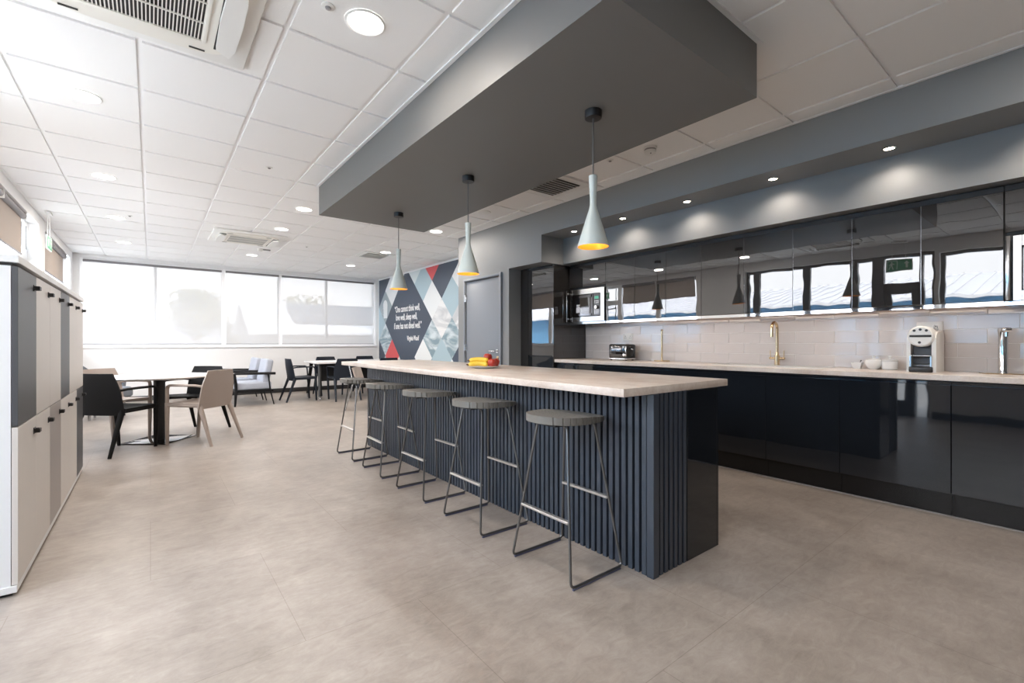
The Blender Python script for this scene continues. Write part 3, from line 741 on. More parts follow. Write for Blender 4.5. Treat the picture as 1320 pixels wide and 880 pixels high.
# ------------------------------------------------------------------ ceiling fittings
def downlight():
    t = thing('ceiling_downlight', 'x', 'downlight', group='round ceiling downlights')
    MB().lathe([(.098, -.001), (.100, -.005), (.090, -.009), (.084, -.004)], n=36, cap=False).build('rim', M['white_plastic'], t)
    MB().lathe([(.001, -.0035), (.085, -.0035)], n=36, cap=False).build('diffuser', M['lamp'], t)
    return t
dl0 = downlight()
spots = [(.853, 2.284, 'large and bright, left of the grey raft'),
 (-.347, 4.10, 'nearest the camera in the row along the window wall'), (-.355, 5.956, 'second in the row along the window wall'),
 (-.346, 7.81, 'third in the row along the window wall'), (-.335, 9.66, 'last in the row along the window wall, by the far windows'),
 (1.46, 5.93, 'just left of the far end of the grey raft'), (1.463, 7.158, 'right beside the far air conditioning cassette'),
 (1.468, 9.61, 'beyond the far air conditioning cassette, near the windows'),
 (3.255, 5.924, 'near the far right corner of the grey raft'), (3.297, 7.85, 'next to the far air vent, in front of the mural'),
 (3.286, 9.64, 'farthest of the row in front of the mural'),
 (-.347, .40, 'out of view beside the camera'), (3.25, -.40, 'added out of view to brighten the near end of the kitchen aisle')]  # the kitchen aisle lamp is added, unseen, to brighten the aisle floor
LP = []
for i, (x, y, l) in enumerate(spots):
    lab = 'round ceiling downlight '+l
    if i == 0: dl0.location = (x, y, ZC); dl0['label'] = lab
    else: dup(dl0, (x, y, ZC), 0, lab)
    L = bpy.data.lights.new('downlight_lamp', 'AREA'); L.shape = 'DISK'; L.size = .16; L.energy = 18; L.color = (1, .90, .80)
    lo = bpy.data.objects.new('downlight_lamp', L); col.objects.link(lo); lo.location = (x, y, ZC-.012)
t0 = thing('kitchen_spotlight', 'x', 'spotlight', group='small spotlights in the kitchen soffit')
MB().lathe([(.040, -.001), (.042, -.004), (.034, -.006), (.028, .0)], n=28, cap=False).build('rim', M['steel'], t0)
MB().lathe([(.001, -.0025), (.029, -.0025)], n=28, cap=False).build('lens', M['lamp_warm'], t0)
kl = ['nearest the camera, above the coffee machine', 'second from the right, above the small white pots', 'in the middle of the row, above the sink', 'fourth from the right, right of the near pendant shade', 'leftmost of the row, beside the near pendant shade', 'out of view to the right']
for i, y in enumerate((.872, 1.612, 2.366, 3.107, 3.82, .12)):
    lab = 'small warm soffit spotlight '+kl[i]
    if i == 0: t0.location = (3.932, y, 2.43); t0['label'] = lab
    else: dup(t0, (3.932, y, 2.43), 0, lab)
    L = bpy.data.lights.new('spot_lamp', 'SPOT'); L.energy = 12; L.color = (1, .86, .74); L.spot_size = R(140); L.spot_blend = .8; L.shadow_soft_size = .025
    lo = bpy.data.objects.new('spot_lamp', L); col.objects.link(lo); lo.location = (3.932, y, 2.42); lo.rotation_euler = (0, R(-6), 0)

# cassette air conditioners
def cassette(loc, label):
    t = thing('ceiling_cassette', label, 'air conditioner', loc, group='cassette air conditioners in the ceiling')
    MB().box(-.47, .47, -.47, .47, -.022, -.0, .008, 3).build('fascia_plate', M['white_plastic'], t)
    # raised centre with rounded ends
    p = []
    for i in range(40):
        a = 2*math.pi*i/40; cx, cy = math.cos(a), math.sin(a); e = .42
        p.append((.40*math.copysign(abs(cx)**e, cx), .385*math.copysign(abs(cy)**e, cy)))
    MB().prism(p, 'Z', -.040, -.0225).build('centre_body', M['cream_plastic'], t)
    g = MB().box(-.255, .255, -.25, .25, -.0425, -.0405).build('return_recess', M['dark_slot'], t)
    gb = MB()
    for k in range(34): xx = -.25+k*.0150; gb.box(xx, xx+.0052, -.25, .25, -.0475, -.0425)
    for yy in (-.252, -.085, .082, .246): gb.box(-.255, .255, yy, yy+.007, -.0495, -.0428)
    gb.box(-.270, -.252, -.262, .262, -.050, -.0405, .002).box(.250, .268, -.262, .262, -.050, -.0405, .002).box(-.252, .250, -.268, -.25, -.050, -.0405, .002).box(-.252, .250, .25, .268, -.050, -.0405, .002)
    gb.build('return_grille', M['cream_plastic'], t)
    for s_ in (-1, 1):
        sl_ = MB().box(s_*.345-.040, s_*.345+.040, -.30, .30, -.0425, -.0402).build('air_outlet', M['dark_slot'], t)
        MB().prism([(s_*.312, -.25), (s_*.375, -.30), (s_*.395, -.22), (s_*.400, 0), (s_*.395, .22), (s_*.375, .30), (s_*.312, .25), (s_*.306, 0)], 'Z', -.070, -.046).build('flap', M['white_plastic'], sl_)
        for xa in (-.30, .20): MB().box(xa, xa+.07, s_*.352-.007, s_*.352+.007, -.0425, -.0402).build('outlet_slot', M['dark_slot'], t)
    return t
cassette(((near_ac[0]+near_ac[1])/2, (near_ac[2]+near_ac[3])/2, ZC), 'white ceiling cassette air conditioner cut off by the top edge')
cassette(((far_ac[0]+far_ac[1])/2, (far_ac[2]+far_ac[3])/2, ZC), 'white ceiling cassette air conditioner far back near the windows')
# diffuser vents
def vent(x, y, label):
    t = thing('ceiling_vent', label, 'air vent', (x, y, ZC), group='louvred ceiling vents')
    MB().box(-.285, .285, -.285, .285, -.010, -.0).build('plate', M['white_plastic'], t)
    b = MB(); 
    for k in range(9): b.box(-.20, .20, -.205+k*.048, -.205+k*.048+.024, -.0125, -.0102)
    b.build('slot_set', M['dark_slot'], t)
    b = MB()
    for k in range(8): b.obox((0, -.168+k*.048, -.014), (.40, .026, .004), 0, 0, 1, (R(30), 'X'))
    b.build('louvre_set', M['white_plastic'], t)
vent(3.25, 3.47, 'square louvred ceiling vent behind the near pendant cord, right of the raft')
vent(3.25, 8.27, 'square louvred ceiling vent far back, left of the mural')
# detectors and sensors
t = thing('smoke_detector', 'white domed smoke detector on the ceiling above the kitchen', 'smoke detector', (3.252, 2.289, ZC))
MB().lathe([(.055, 0), (.055, -.014), (.048, -.018)], n=32).build('base', M['white_plastic'], t)
MB().lathe([(.047, -.018), (.047, -.030), (.001, -.030)], n=32, cap=False).build('vent_ring', M['grille'], t)
MB().lathe([(.049, -.030), (.045, -.048), (.030, -.058), (.001, -.060)], n=32, cap=False).build('dome', M['white_plastic'], t)
MB().cyl((-.02, -.02, -.0605), .005, .004, n=10).build('indicator', M['black_plastic'], t)
t = thing('ceiling_speaker', 'round white ceiling speaker right of the raft, behind the middle pendant', 'speaker', (3.243, 4.69, ZC))
MB().lathe([(.085, 0), (.085, -.006), (.078, -.012)], n=36).build('rim', M['white_plastic'], t)
MB().lathe([(.076, -.0125), (.001, -.018)], n=36, cap=False).build('mesh_disc', M['white_plastic'], t)
sens = [(.86, 4.715, 'small round ceiling sensor left of the raft, in open ceiling'), (2.06, 8.20, 'small round ceiling sensor between far cassette and mural'), (3.20, 2.668, 'small round ceiling sensor right of the near pendant cord'), (.671, 2.285, 'tiny round ceiling sensor beside the large bright downlight'), (-.208, 7.6, 'tiny round ceiling sensor between window wall lights')]
t0 = None
for i, (x, y, lab) in enumerate(sens):
    if t0 is None:
        t0 = thing('ceiling_sensor', lab, 'sensor', (x, y, ZC), group='round ceiling sensors')
        MB().lathe([(.030, 0), (.030, -.004), (.022, -.007)], n=24).build('rim', M['white_plastic'], t0)
        MB().lathe([(.014, -.007), (.011, -.014), (.001, -.017)], n=18, cap=False).build('lens', M['grille'], t0)
    else: dup(t0, (x, y, ZC), 0, lab)
t = thing('alarm_sounder', 'small white alarm unit with bracket on ceiling beside far cassette', 'alarm', (1.48, 8.90, ZC))
MB().lathe([(.05, 0.002), (.05, -.02), (.035, -.045), (.001, -.05)], n=24).build('dome', M['white_plastic'], t)
MB().box(.04, .16, -.02, .02, -.02, .002, .004).build('bracket', M['grille'], t)

# exit signs
def exit_sign(loc, label):
    t = thing('exit_sign', label, 'exit sign', loc, group='hanging green exit signs')
    MB().box(-.025, .025, -.10, .10, -.030, -.0, .005).build('ceiling_housing', M['white_plastic'], t)
    MB().tube([(0, -.08, -.03), (0, -.08, -.30)], .003, 6).tube([(0, .08, -.03), (0, .08, -.30)], .003, 6).build('suspension_rod', M['white_plastic'], t)
    p = MB().box(-.008, .008, -.165, .165, -.47, -.30, .003).build('sign_panel', M['sign_white'], t)
    g = MB().box(.0085, .0105, -.155, .155, -.46, -.31).build('green_field', M['green'], p)
    a = MB()
    a.prism([(-.12, -.36), (-.08, -.40), (-.04, -.36), (-.065, -.36), (-.065, -.345), (-.065, -.33), (-.095, -.33), (-.095, -.36)][::-1], 'X', .0107, .0117) if False else None
    # up arrow
    a.prism([(-.13, -.375), (-.09, -.335), (-.05, -.375), (-.075, -.375), (-.075, -.435), (-.105, -.435), (-.105, -.375)], 'X', .0107, .0120)
    # running figure in doorway
    a.box(.0107, .0120, .02, .028, -.445, -.325).box(.0107, .0120, .14, .148, -.445, -.325).box(.0107, .0120, .028, .14, -.333, -.325)
    a.cyl((.0107, .085, -.350), .009, .0013, 'X', 12)
    a.prism([(.072, -.362), (.096, -.362), (.100, -.395), (.076, -.395)], 'X', .0107, .0120)
    a.prism([(.076, -.395), (.088, -.395), (.066, -.44), (.054, -.44)], 'X', .0107, .0120).prism([(.088, -.395), (.100, -.395), (.125, -.43), (.112, -.435)], 'X', .0107, .0120)
    a.prism([(.096, -.362), (.120, -.385), (.114, -.392), (.094, -.372)], 'X', .0107, .0120).prism([(.072, -.362), (.050, -.375), (.054, -.384), (.076, -.374)], 'X', .0107, .0120)
    a.build('pictogram', M['sign_white'], p)
    return t
exit_sign((-.99, 8.02, ZC), 'green exit sign hanging by the window wall above the lockers')
exit_sign((-.93, 1.95, ZC), 'green exit sign above the glazed door, seen mirrored in the cabinets')

# ------------------------------------------------------------------ blinds
def pane(a0, a1, z0, z1, d, axis):      # a single woven sheet, as thin as cloth is
    b = MB(); P = [(a0, z0), (a1, z0), (a1, z1), (a0, z1)]
    b.bm.faces.new([b.bm.verts.new((d, p[0], p[1]) if axis == 'X' else (p[0], d, p[1])) for p in P]); return b
def blind_x(y0, y1, z0, label, m):
    t = thing('roller_blind', label, 'blind', (-1.155, (y0+y1)/2, 2.60), group='taupe roller blinds on the window wall'); h = (y1-y0)/2
    MB().cyl((.01, -h, -.040), .034, 2*h, 'Y', 20).build('roller_tube', M['blind_tube'], t)
    pane(-h+.015, h-.015, z0-2.60, -.045, .0, 'X').build('fabric', m, t)
    MB().box(-.006, .008, -h+.015, h-.015, z0-2.60-.018, z0-2.60, .003).build('bottom_bar', M['blind_tube'], t)
    MB().box(-.03, .04, -h-.012, -h, -.08, -.0).box(-.03, .04, h, h+.012, -.08, -.0).build('bracket_pair', M['white_plastic'], t)
blind_x(5.55, 6.53, 2.17, 'taupe half-lowered roller blind nearest the camera, seen mirrored in wall cabinets', M['brown_blind'])
blind_x(6.57, 7.56, 2.13, 'taupe roller blind half lowered at the left edge of the photo', M['brown_blind'])
blind_x(8.68, 10.72, 2.13, 'taupe roller blind half lowered behind the hanging exit sign', M['brown_blind'])
fb = [(-.965, 1.175, 'wide sheer white screen blind at the left of the far window band'), (1.245, 2.265, 'narrow sheer white screen blind in the middle of the far window band'), (2.325, 4.455, 'wide sheer white screen blind at the right end by the mural')]
for (a, c, lab) in fb:
    t = thing('roller_blind', lab, 'blind', ((a+c)/2, YF+.0, 2.62), group='sheer screen blinds in the far window'); h = (c-a)/2
    MB().box(-h, h, -.006, .016, -.030, .012, .005).build('head_rail', M['blind_tube'], t)
    pane(-h+.004, h-.004, 1.098-2.62, -.03, .005, 'Y').build('fabric', M['sheer'], t)
    MB().box(-h+.004, h-.004, -.001, .010, 1.085-2.62, 1.099-2.62, .003).build('bottom_bar', M['grille'], t)

# ------------------------------------------------------------------ mural
t = thing('wall_mural', 'diamond-patterned mural in navy, coral and pale blue with a quotation', 'mural', (XF-.006, 9.31, .10))
b = MB(); MY0, MY1, MZ0, MZ1 = 6.9, 11.295, .10, 2.69
mm = ['m_navy', 'm_red', 'm_blue', 'm_grey', 'm_white', 'm_pale', 'm_photo', 'm_photo2']
def clip(poly):
    for (k, v, s_) in ((0, MY0, 1), (0, MY1, -1), (1, MZ0, 1), (1, MZ1, -1)):
        out = []; n = len(poly)
        for i in range(n):
            p, q = poly[i], poly[(i+1) % n]; ip = (p[k]-v)*s_ >= -1e-9; iq = (q[k]-v)*s_ >= -1e-9
            if ip: out.append(p)
            if ip != iq:
                f = (v-p[k])/(q[k]-p[k]); out.append((p[0]+(q[0]-p[0])*f, p[1]+(q[1]-p[1])*f))
        poly = out
        if len(poly) < 3: return []
    res = []
    for p in poly:
        if not res or (abs(p[0]-res[-1][0])+abs(p[1]-res[-1][1])) > 1e-5: res.append(p)
    if len(res) > 2 and (abs(res[0][0]-res[-1][0])+abs(res[0][1]-res[-1][1])) < 1e-5: res.pop()
    return res if len(res) > 2 else []
cells = {(0,0):'m_white',(0,2):'m_red',(1,1):'m_blue',(-1,1):'m_navy',(-2,2):'m_navy',(2,2):'m_pale',(-2,0):'m_blue',(-3,1):'m_white',(-1,-1):'m_photo2',(-3,-1):'m_photo2',(0,-2):'m_photo',(-2,-2):'m_photo',(-1,-3):'m_blue',(1,-3):'m_white',(-3,-3):'m_navy',(-4,-2):'m_photo',(-4,0):'m_white',(-4,2):'m_navy',
 (5,1):'m_white',(4,2):'m_white',(6,2):'m_navy',(7,1):'m_navy',(6,0):'m_grey',(7,-1):'m_blue',(6,-2):'m_photo',(5,-3):'m_red',(7,-3):'m_navy',(0,-4):'m_photo',(-2,-4):'m_white',(6,-4):'m_photo',(4,-4):'m_white',(2,-4):'m_navy'}
for i in range(-5, 9):
    for j in range(-6, 4):
        if (i+j) % 2: continue
        cy, cz = 8.49+.4*i, 2.0+.4*j
        if abs(cy-9.69)+abs(cz-1.6) < 1.19: continue
        p = clip([(cy-.4, cz), (cy, cz-.4), (cy+.4, cz), (cy, cz+.4)])
        if p: b.prism(p, 'X', -.004, .004, mi=mm.index(cells.get((i, j), 'm_navy')))
p = clip([(9.69-1.2, 1.6), (9.69, .4), (9.69+1.2, 1.6), (9.69, 2.8)])
b.prism(p, 'X', -.004, .004, mi=0)
b.build('printed_panel', [M[k] for k in mm], t, loc=(0, -9.31, -.10))
# cup picture in the left photo diamond
def clipd(poly, cy, cz): return poly
c = MB()
c.prism([(10.78, 1.72), (10.99, 1.72), (11.02, 2.04), (10.76, 2.04)], 'X', -.0052, -.0042)
c.lathe([(.001, -.0056), (.13, -.0056)], (0, 10.89, 2.04), 24, False, 'X')
c.tube([(-.0048, 11.01, 1.98), (-.0048, 11.09, 1.95), (-.0048, 11.08, 1.84), (-.0048, 11.0, 1.80)], .010, 6, flat=(1, .05))
o = c.build('cup_picture', M['m_white'], t, loc=(0, -9.31, -.10))
def text(body, size, y, z, name='lettering', align='LEFT', sx=.655):
    cu = bpy.data.curves.new(name, 'FONT'); cu.body = body; cu.size = size; cu.extrude = .0012; cu.align_x = align; cu.offset = .0022
    cu.materials.append(M['letter'])
    tmp = bpy.data.objects.new('tmp', cu); col.objects.link(tmp)
    dg = bpy.context.evaluated_depsgraph_get(); me = bpy.data.meshes.new_from_object(tmp.evaluated_get(dg)); bpy.data.objects.remove(tmp)
    # text x -> -Y, text y -> Z
    for v in me.vertices: x_, y_, z_ = v.co; v.co = Vector((-.0056-z_, -x_*sx, y_))
    o = bpy.data.objects.new(name, me); col.objects.link(o); o.parent = t; o.location = (0, y-9.31, z-.10)
    return o
text('\u201cOne cannot think well,', .205, 10.33, 1.83)
text('love well, sleep well,', .205, 10.27, 1.64)
text('if one has not dined well.\u201d', .205, 10.37, 1.44)
text('Virginia Woolf', .150, 9.66, 1.17)

# ------------------------------------------------------------------ lockers
LYS = [2.945, 3.361, 3.771, 4.182, 4.592, 5.006, 5.428]
up = ['lk_dark', 'lk_light', 'lk_light', 'lk_dark', 'lk_light', 'lk_light']; dn = ['lk_light', 'lk_light', 'lk_grey', 'lk_light', 'lk_light', 'lk_dark']
ll = ['dark upper and white lower door, nearest the camera', 'two pale doors, second from the camera', 'pale upper and mid-grey lower door, third from the camera', 'dark upper and pale lower door, fourth from the camera', 'two pale doors, second from the far end', 'pale upper and dark lower door, at the far end']
LX = -.46
def lhandle(y):
    return MB().box(.0, .003, -.022, .022, -.016, .016, .001, 1).box(.003, .020, -.020, -.014, -.010, .010).box(.003, .020, .014, .020, -.010, .010).box(.016, .024, -.022, .022, -.010, .010, .002, 1)
for i in range(6):
    y0, y1 = LYS[i], LYS[i+1]; h = (y1-y0)/2
    t = thing('locker_unit', 'two-door locker, '+ll[i], 'locker', (LX, (y0+y1)/2, 0), group='staff lockers along the window wall')
    MB().box(-.50, -.022, -h+.0005, h-.0005, .045, 1.452).build('carcass', M['lk_white'], t)
    for (z0, z1, mk, hz) in ((.745, 1.450, up[i], 1.387), (.048, .740, dn[i], .673)):
        d_ = MB().box(-.020, .0, -h+.0015, h-.0015, z0, z1, .001, 1).build('door', M[mk], t)
        o = lhandle(0).build('handle', M['black_plastic'], d_); o.location = (.0, h-.055, hz)
tag(MB().box(LX-.51, LX+.004, 2.935, 5.437, 1.466, 1.500, .002, 1).box(LX-.50, LX-.022, 2.95, 5.42, 1.4525, 1.466, mi=1).build('locker_top_panel', [M['lk_white'], M['black_gap']]), 'long white top board lying across the row of lockers', 'top board')
tag(MB().box(LX-.50, LX-.002, 2.937, 5.436, .016, .0445, .001, 1).box(LX-.49, LX-.02, 2.96, 5.42, .0, .016, mi=1).build('locker_plinth', [M['lk_white'], M['black_gap']]), 'low white base board running under the row of lockers', 'plinth')

# ------------------------------------------------------------------ armchairs (polypropylene)
def armchair(m, label, grp):
    t = thing('armchair', label, 'chair', group=grp)
    # faces +y. seat
    def seat(u, v):
        x = (u-.5)*(.46+.04*v); y = -.17+.40*v
        return (x, y, .445-.012*math.cos((u-.5)*math.pi)*math.sin(math.pi*min(1, v+.1))-.02*max(0, v-.85)/.15*0+.012*v)
    MB().sheet(seat, 10, 10, .014).build('seat', m, t, ang=60)
    def back(u, v):
        a = (u-.5)*2; wd = (.245-.012*v+.0*a) if v < .55 else (.238-.055*((v-.55)/.45)**1.3)
        y = -.165-.075*v+.04*a*a*(1-.35*v)-.02*(1-v)
        return (a*wd, y, .395+.415*v)
    MB().sheet(back, 12, 12, .015).build('backrest', m, t, ang=60)
    for s_ in (-1, 1):
        MB().tube([(s_*.215, -.175, .640), (s_*.250, -.12, .652), (s_*.262, .0, .655), (s_*.258, .17, .652), (s_*.255, .200, .640), (s_*.250, .212, .60), (s_*.238, .222, .455)], .0165, 10, flat=(1.3, .8)).build('armrest', m, t, ang=60)
        MB().tube([(s_*.238, .222, .46), (s_*.228, .232, .30), (s_*.212, .245, .0)], [.024, .021, .016], 10).build('leg', m, t, ang=60)
        MB().tube([(s_*.212, -.135, .455), (s_*.218, -.18, .33), (s_*.238, -.300, .0)], [.027, .024, .0155], 10).build('leg', m, t, ang=60)
        MB().tube([(s_*.235, .215, .435), (s_*.230, .0, .430), (s_*.214, -.14, .425)], .016, 8).build('side_rail', m, t, ang=60)
    return t
def face(dx, dy): return math.atan2(dy, dx)-math.pi/2
g1 = 'armchairs round the white round table'
c1 = armchair(M['black_chair'], 'black plastic armchair with its back to the camera, beside the lockers', g1); c1.location = (-.28, 6.235, 0); c1.rotation_euler[2] = face(.68, .73)
c2 = armchair(M['tan_chair'], 'taupe plastic armchair in front of the round table, nearest the island', g1); c2.location = (.468, 6.262, 0); c2.rotation_euler[2] = face(-.71, .70)
c3 = dup(c2, (-.33, 7.06, 0), face(.68, -.73), 'taupe plastic armchair behind the black chair, on the far side of the round table')
c4 = dup(c1, (.45, 7.02, 0), face(-.66, -.75), 'black plastic armchair behind the taupe one, on the far side of the round table')
# round table
t = thing('round_table', 'white round table on a black column between the plastic armchairs', 'table', (.08, 6.64, 0))
MB().lathe([(.001, .715), (.50, .715), (.545, .728), (.55, .734), (.546, .740), (.001, .740)], n=64, cap=False).build('tabletop', M['table_white'], t)
MB().cyl((0, 0, .012), .055, .70, n=32).build('column', M['black_plastic'], t)
MB().obox((0, 0, .006), (.50, .50, .012), math.atan2(-.30, .382), .003).build('base_plate', M['black_gloss'], t)
# meeting table
t = thing('meeting_table', 'pale-topped meeting table on castors near the far window', 'table', (3.42, 9.68, 0))
MB().box(-.92, .92, -.46, .46, .708, .745, .004).build('tabletop', M['table_white'], t)
MB().box(-.80, .80, -.02, .02, .64, .716).box(-.84, -.78, -.40, .40, .69, .716).box(.78, .84, -.40, .40, .69, .716).build('under_frame', M['black_plastic'], t)
MB().box(-.02, .02, -.015, .015, .30, .64).box(-.75, .75, -.008, .008, .34, .62).build('modesty_panel', M['black_plastic'], t)
for sx in (-1, 1):
    for sy in (-1, 1):
        l = MB().tube([(sx*.82, sy*.30, .70), (sx*.86, sy*.44, .075)], [.040, .028], 10, flat=(1, .6)).build('leg', M['black_plastic'], t)
        MB().cyl((sx*.86-.012, sy*.44, .030), .030, .024, 'X', 16).tube([(sx*.86, sy*.44, .045), (sx*.86, sy*.44, .08)], .010, 8).build('castor', M['chrome'], l)
g2 = 'charcoal armchairs round the meeting table'
ca = armchair(M['blue_chair'], 'charcoal armchair at the left end of the meeting table, side on', g2); ca.location = (2.28, 9.58, 0); ca.rotation_euler[2] = face(1, .05)
dup(ca, (2.99, 9.17, 0), face(0, 1), 'charcoal armchair with its back to the camera, in front of the meeting table')
dup(ca, (3.80, 9.14, 0), face(-.1, 1), 'charcoal armchair half hidden behind the island top, below the mural')
dup(ca, (3.03, 10.28, 0), face(0, -1), 'charcoal armchair behind the meeting table, the left one there')
dup(ca, (3.90, 10.28, 0), face(0, -1), 'charcoal armchair behind the meeting table at the far right by the mural')
# silver-legged chair behind the last stool
t = thing('visitor_chair', 'taupe visitor chair with silver tube legs behind the last bar stool', 'chair', (2.93, 7.64, 0), face(.8, -.6))
def seat(u, v): return ((u-.5)*.44, -.2+.42*v, .46+.01*v)
MB().sheet(seat, 6, 6, .03).build('seat', M['tan_chair'], t)
def back(u, v): a = (u-.5)*2; return (a*.205, -.20-.06*v+.03*a*a, .50+.20*v)
MB().sheet(back, 8, 6, .022).build('backrest', M['tan_chair'], t)
for s_ in (-1, 1):
    MB().tube([(s_*.215, -.28, .745), (s_*.222, -.22, .50), (s_*.23, -.21, .44), (s_*.25, -.33, .0)], .0125, 10).build('leg', M['steel'], t)
    MB().tube([(s_*.23, -.15, .45), (s_*.23, .16, .45), (s_*.24, .20, .42), (s_*.26, .27, .0)], .0125, 10).build('leg', M['steel'], t)

# lounge chairs (face -x): two side by side
def lounge():
    t = thing('lounge_chair', 'x', 'armchair', group='grey lounge chairs with black frames')
    # local: front +y, origin centre of feet
    MB().box(-.315, .315, -.30, .335, .275, .415, .035, 3).build('seat_cushion', M['sofa_fab'], t, ang=60)
    bb = MB().obox((0, -.235, .60), (.62, .135, .44), 0, .04, 4, (R(12), 'X')).build('back_cushion', M['sofa_fab'], t, ang=60)
    MB().box(-.335, .335, -.33, .32, .235, .272, .005).build('seat_frame', M['wood_black'], t)
    for s_ in (-1, 1):
        x = s_*.345
        MB().tube([(x, .375, .545), (x, .33, .575), (x, .0, .570), (x, -.36, .560)], .024, 10, flat=(1.2, 1.0)).build('armrest', M['wood_black'], t)
        MB().tube([(x, .365, .56), (x, .335, .40), (x, .33, .25), (x, .345, .0)], [.034, .030, .026, .018], 10).build('leg', M['wood_black'], t)
        MB().tube([(x, -.23, .555), (x, -.27, .25), (x, -.335, .0)], [.014, .014, .011], 10).build('leg', M['wood_black'], t)
    return t
l0 = lounge(); l0.scale = (1, .9, 1); l0.location = (1.465, 9.60, 0); l0.rotation_euler[2] = face(-1, 0); l0['label'] = 'pale grey lounge chair with black wooden frame, nearer of the pair'
dup(l0, (1.43, 10.42, 0), face(-1, 0), 'pale grey lounge chair with black wooden frame, farther of the pair under the window')
# grey tub chair in the far left corner
t = thing('tub_chair', 'grey upholstered tub chair in the far left corner behind the round table', 'armchair', (-.50, 9.05, 0), face(1, -.1))
def tub(u, v):
    a = R(-30)+(R(240))*u; rr = .31+.03*v; top = .22+.24*math.exp(-(4.2*(u-.5))**2)
    return (rr*math.cos(a), -rr*math.sin(a)*.95, .33+top*v)
MB().sheet(tub, 22, 6, .06).build('shell', M['grey_fab'], t, ang=70)
MB().lathe([(.001, .30), (.26, .30), (.29, .33), (.29, .42), (.26, .45), (.001, .455)], n=32, cap=False).build('seat_cushion', M['grey_fab'], t)
for sx in (-1, 1):
    for sy in (-1, 1): MB().cyl((sx*.17, sy*.17, 0), .016, .31, n=14).build('leg', M['profile'], t)

# ------------------------------------------------------------------ outside
structure(MB().box(-60, XL-.27, -40, 60, -.3, -.15).box(XL-.27, 60, YF+.3, 90, -.3, -.15).build('floor_outside', M['ground']))
def house(Y):
    t = thing('outbuilding', 'pale gabled house with solar panels outside the far windows', 'building', (6.5, Y+3, -.15))
    s_ = Y/22.0; x0 = 3.55*s_; x1 = 12*s_; ze = 1.60+(s_-1)*.5; zr = 2.52+(s_-1)*1.4; y0 = Y; y1 = Y+5*s_
    xr = 3.31*s_*1.10
    L_ = (-6.5, -Y-3, .15)
    MB().prism([(y0, -.15), (y1, -.15), (y1, ze), ((y0+y1)/2, zr+.25), (y0, ze)], 'X', x0, x1).build('wall', M['house_wall'], t, loc=L_)
    th = .10; ym = (y0+y1)/2; zt = zr+.42
    rf = MB().prism([(y0-.35, ze-.12), (ym, zt), (ym, zt+th), (y0-.35, ze-.12+th)], 'X', x0-.35, x1+.3)
    n = int((x1-x0)/.35)
    for k in range(n):
        xx = x0-.3+k*.35; rf.prism([(y0-.35, ze-.12+th), (ym, zt+th), (ym, zt+th+.06), (y0-.35, ze-.12+th+.06)], 'X', xx, xx+.05)
    rf.build('roof', M['white_roof'], t, loc=L_)
    MB().prism([(ym, zt), (y1+.35, ze-.12), (y1+.35, ze-.12+th), (ym, zt+th)], 'X', x0-.35, x1+.3).build('roof', M['white_roof'], t, loc=L_)
    f = lambda q: (y0-.35+(ym-y0+.35)*q, ze-.12+(zt-ze+.12)*q+th+.07)
    MB().prism([f(.25), f(.92), (f(.92)[0], f(.92)[1]+.05), (f(.25)[0], f(.25)[1]+.05)], 'X', x0+1.6*s_, x1-2.2*s_).build('solar_panel_array', M['solar'], t, loc=L_)
house(22)
def tree(loc, H_, rx, rz, zc, n, m, label, seed):
    rnd = random.Random(seed)
    t = thing('leafless_tree', label, 'tree', loc, group='trees outside the far windows')
    b = MB(); b.tube([(0, 0, 0), (.1, 0, H_*.45), (0, 0, H_*.8)], [.22, .15, .05], 8)
    tips = []
    for k in range(26):
        a = rnd.uniform(0, 6.28); q = rnd.uniform(.35, .8); e = rnd.uniform(.5, 1)
        p0 = Vector((0, 0, H_*q*.7)); p1 = Vector((rx*e*math.cos(a), rx*e*math.sin(a), zc+rz*rnd.uniform(-.7, .9)*(1-.5*e)))
        pm = (p0+p1)/2+Vector((0, 0, .2)); b.tube([p0, pm, p1], [.06, .035, .012], 5)
    b.build('trunk', M['bark'], t)
    c = MB()
    for k in range(n):
        while True:
            v = Vector((rnd.uniform(-1, 1), rnd.uniform(-1, 1), rnd.uniform(-1, 1)))
            if v.length < 1: break
        lump = 1+.18*math.sin(5*math.atan2(v.y, v.x)+seed)+.12*math.sin(7*v.z+seed)
        v = Vector((v.x*rx*lump, v.y*rx*lump, zc+v.z*rz*lump)); r_ = rnd.uniform(.06, .15)
        u = Vector((rnd.uniform(-1, 1), rnd.uniform(-1, 1), rnd.uniform(-1, 1))).normalized(); w = u.orthogonal().normalized()
        vs = [c.bm.verts.new(v+u*r_), c.bm.verts.new(v+w*r_*.6), c.bm.verts.new(v-u*r_), c.bm.verts.new(v-w*r_*.6)]
        c.bm.faces.new(vs)
    c.build('crown', m, t)
tree((2.15, 33, -.15), 4.2, 1.35, 1.35, 3.0, 5000, M['leaf2'], 'round bushy tree seen through the left sheer blind', 3)
tree((4.0, 31, -.15), 3.0, .8, .9, 1.5, 1800, M['leaf'], 'low loose shrub-like tree just left of the gabled house', 5)
tree((8.6, 34, -.15), 4.0, 2.4, 1.6, 2.7, 5000, M['leaf2'], 'broad tree rising behind the ridge of the gabled house', 8)
tree((15.2, 39, -.15), 3.6, 2.6, 1.2, 2.6, 3600, M['leaf'], 'broad bare tree behind the right end of the gabled house', 11)
tree((-3.2, 40, -.15), 3.6, .8, 1.3, 2.3, 1200, M['leaf'], 'thin bare tree at the far left of the sheer blinds', 13)
tag(MB().box(-7, 2.6, 44, 52, -.15, 2.35).prism([(44-.3, 2.35), (48, 3.2), (52.3, 2.35)], 'X', -7.3, 2.9).build('industrial_shed', M['lilac_clad']), 'long low lilac shed far behind the left sheer blind', 'building')
hb = MB(); pr = [(-40, -.2)]
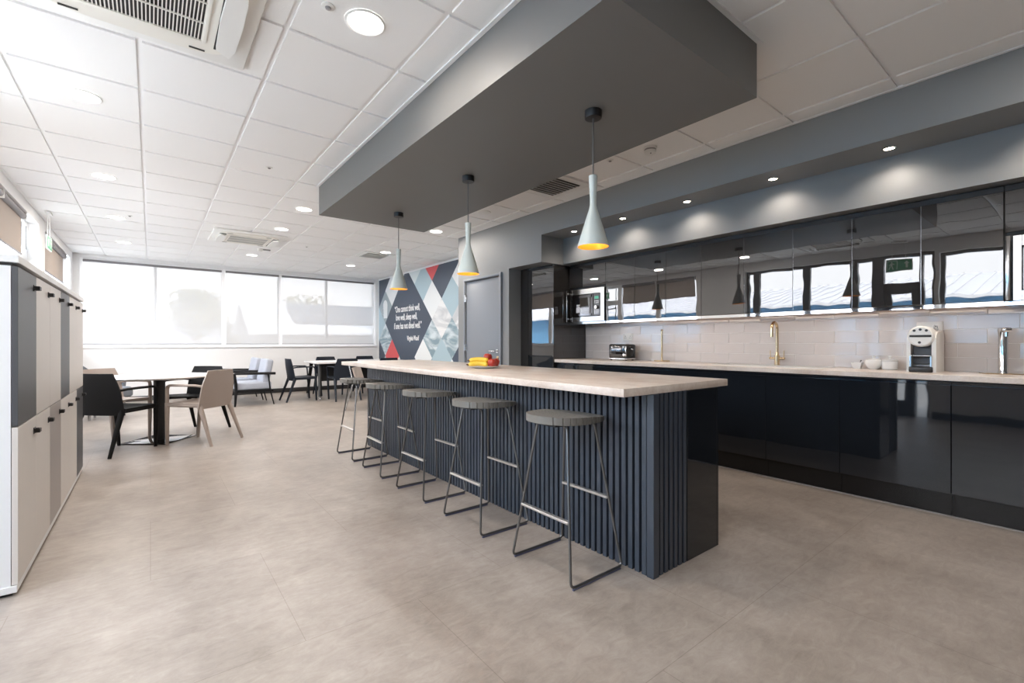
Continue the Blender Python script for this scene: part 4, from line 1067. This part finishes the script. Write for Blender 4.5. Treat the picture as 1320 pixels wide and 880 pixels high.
for k in range(41): x_ = -40+k*3; pr.append((x_, 3.6+1.2*math.sin(x_*.12)+.3*math.sin(x_*.5)))
pr.append((80, -.2)); hb.prism(pr, 'Y', 86, 90); structure(hb.build('hill_outside', M['hill']))
# long blue building with a white roof outside the window wall
t = thing('long_blue_building', 'long blue-clad building with white roof, mirrored in the cabinets', 'building', (-16, 4, -.15))
MB().box(4, -6, -24, 26, 0, 2.80).build('wall', M['blue_clad'], t)
b = MB().prism([(4.6, 2.78), (-1.0, 4.00), (-6.6, 2.78), (-6.6, 2.70), (-1, 3.90), (4.6, 2.68)], 'Y', -24.4, 26.4)
for k in range(120): yy = -24.3+k*.42; b.prism([(4.6, 2.79), (-1.0, 4.01), (-1.0, 4.05), (4.6, 2.83)], 'Y', yy, yy+.06)
b.build('roof', M['white_roof'], t)

# ------------------------------------------------------------------ light
world = bpy.data.worlds.new('world'); scene.world = world; world.use_nodes = True
nt = world.node_tree; bg = nt.nodes['Background']
tc = nt.nodes.new('ShaderNodeTexCoord'); sp_ = nt.nodes.new('ShaderNodeSeparateXYZ'); nt.links.new(tc.outputs['Generated'], sp_.inputs[0])
cr = nt.nodes.new('ShaderNodeValToRGB'); nt.links.new(sp_.outputs['Z'], cr.inputs[0])
cr.color_ramp.elements[0].position = .0; cr.color_ramp.elements[0].color = (.97, .98, 1, 1)
cr.color_ramp.elements[1].position = .8; cr.color_ramp.elements[1].color = (.78, .87, 1, 1)
nt.links.new(cr.outputs[0], bg.inputs[0]); bg.inputs[1].default_value = 9.5
S = bpy.data.lights.new('sun', 'SUN'); S.energy = 12; S.angle = R(.6); S.color = (1, .95, .88)
so = bpy.data.objects.new('sun', S); col.objects.link(so); so.rotation_euler = Vector((-.62, .28, -.74)).to_track_quat('-Z', 'Y').to_euler()
def portal(loc, rot, sx, sy):
    L = bpy.data.lights.new('window_portal', 'AREA'); L.shape = 'RECTANGLE'; L.size = sx; L.size_y = sy; L.cycles.is_portal = True
    o = bpy.data.objects.new('window_portal', L); col.objects.link(o); o.location = loc; o.rotation_euler = rot
for (a, c_, z0, z1) in ops:
    portal((XL-.26, (a+c_)/2, (z0+z1)/2), (0, R(-90), 0), z1-z0, c_-a)
portal(((FX0+FX1)/2, YF+.29, (FZ0+FZ1)/2), (R(-90), 0, 0), FX1-FX0, FZ1-FZ0)
cy = scene.cycles
cy.max_bounces = 10; cy.diffuse_bounces = 6; cy.glossy_bounces = 4; cy.transparent_max_bounces = 12; cy.caustics_reflective = False; cy.caustics_refractive = False
cy.sample_clamp_indirect = 8; cy.use_denoising = True; cy.use_light_tree = True
vs = scene.view_settings; vs.view_transform = 'Standard'; vs.look = 'None'; vs.gamma = 1; vs.exposure = .12; vs.use_curve_mapping = False
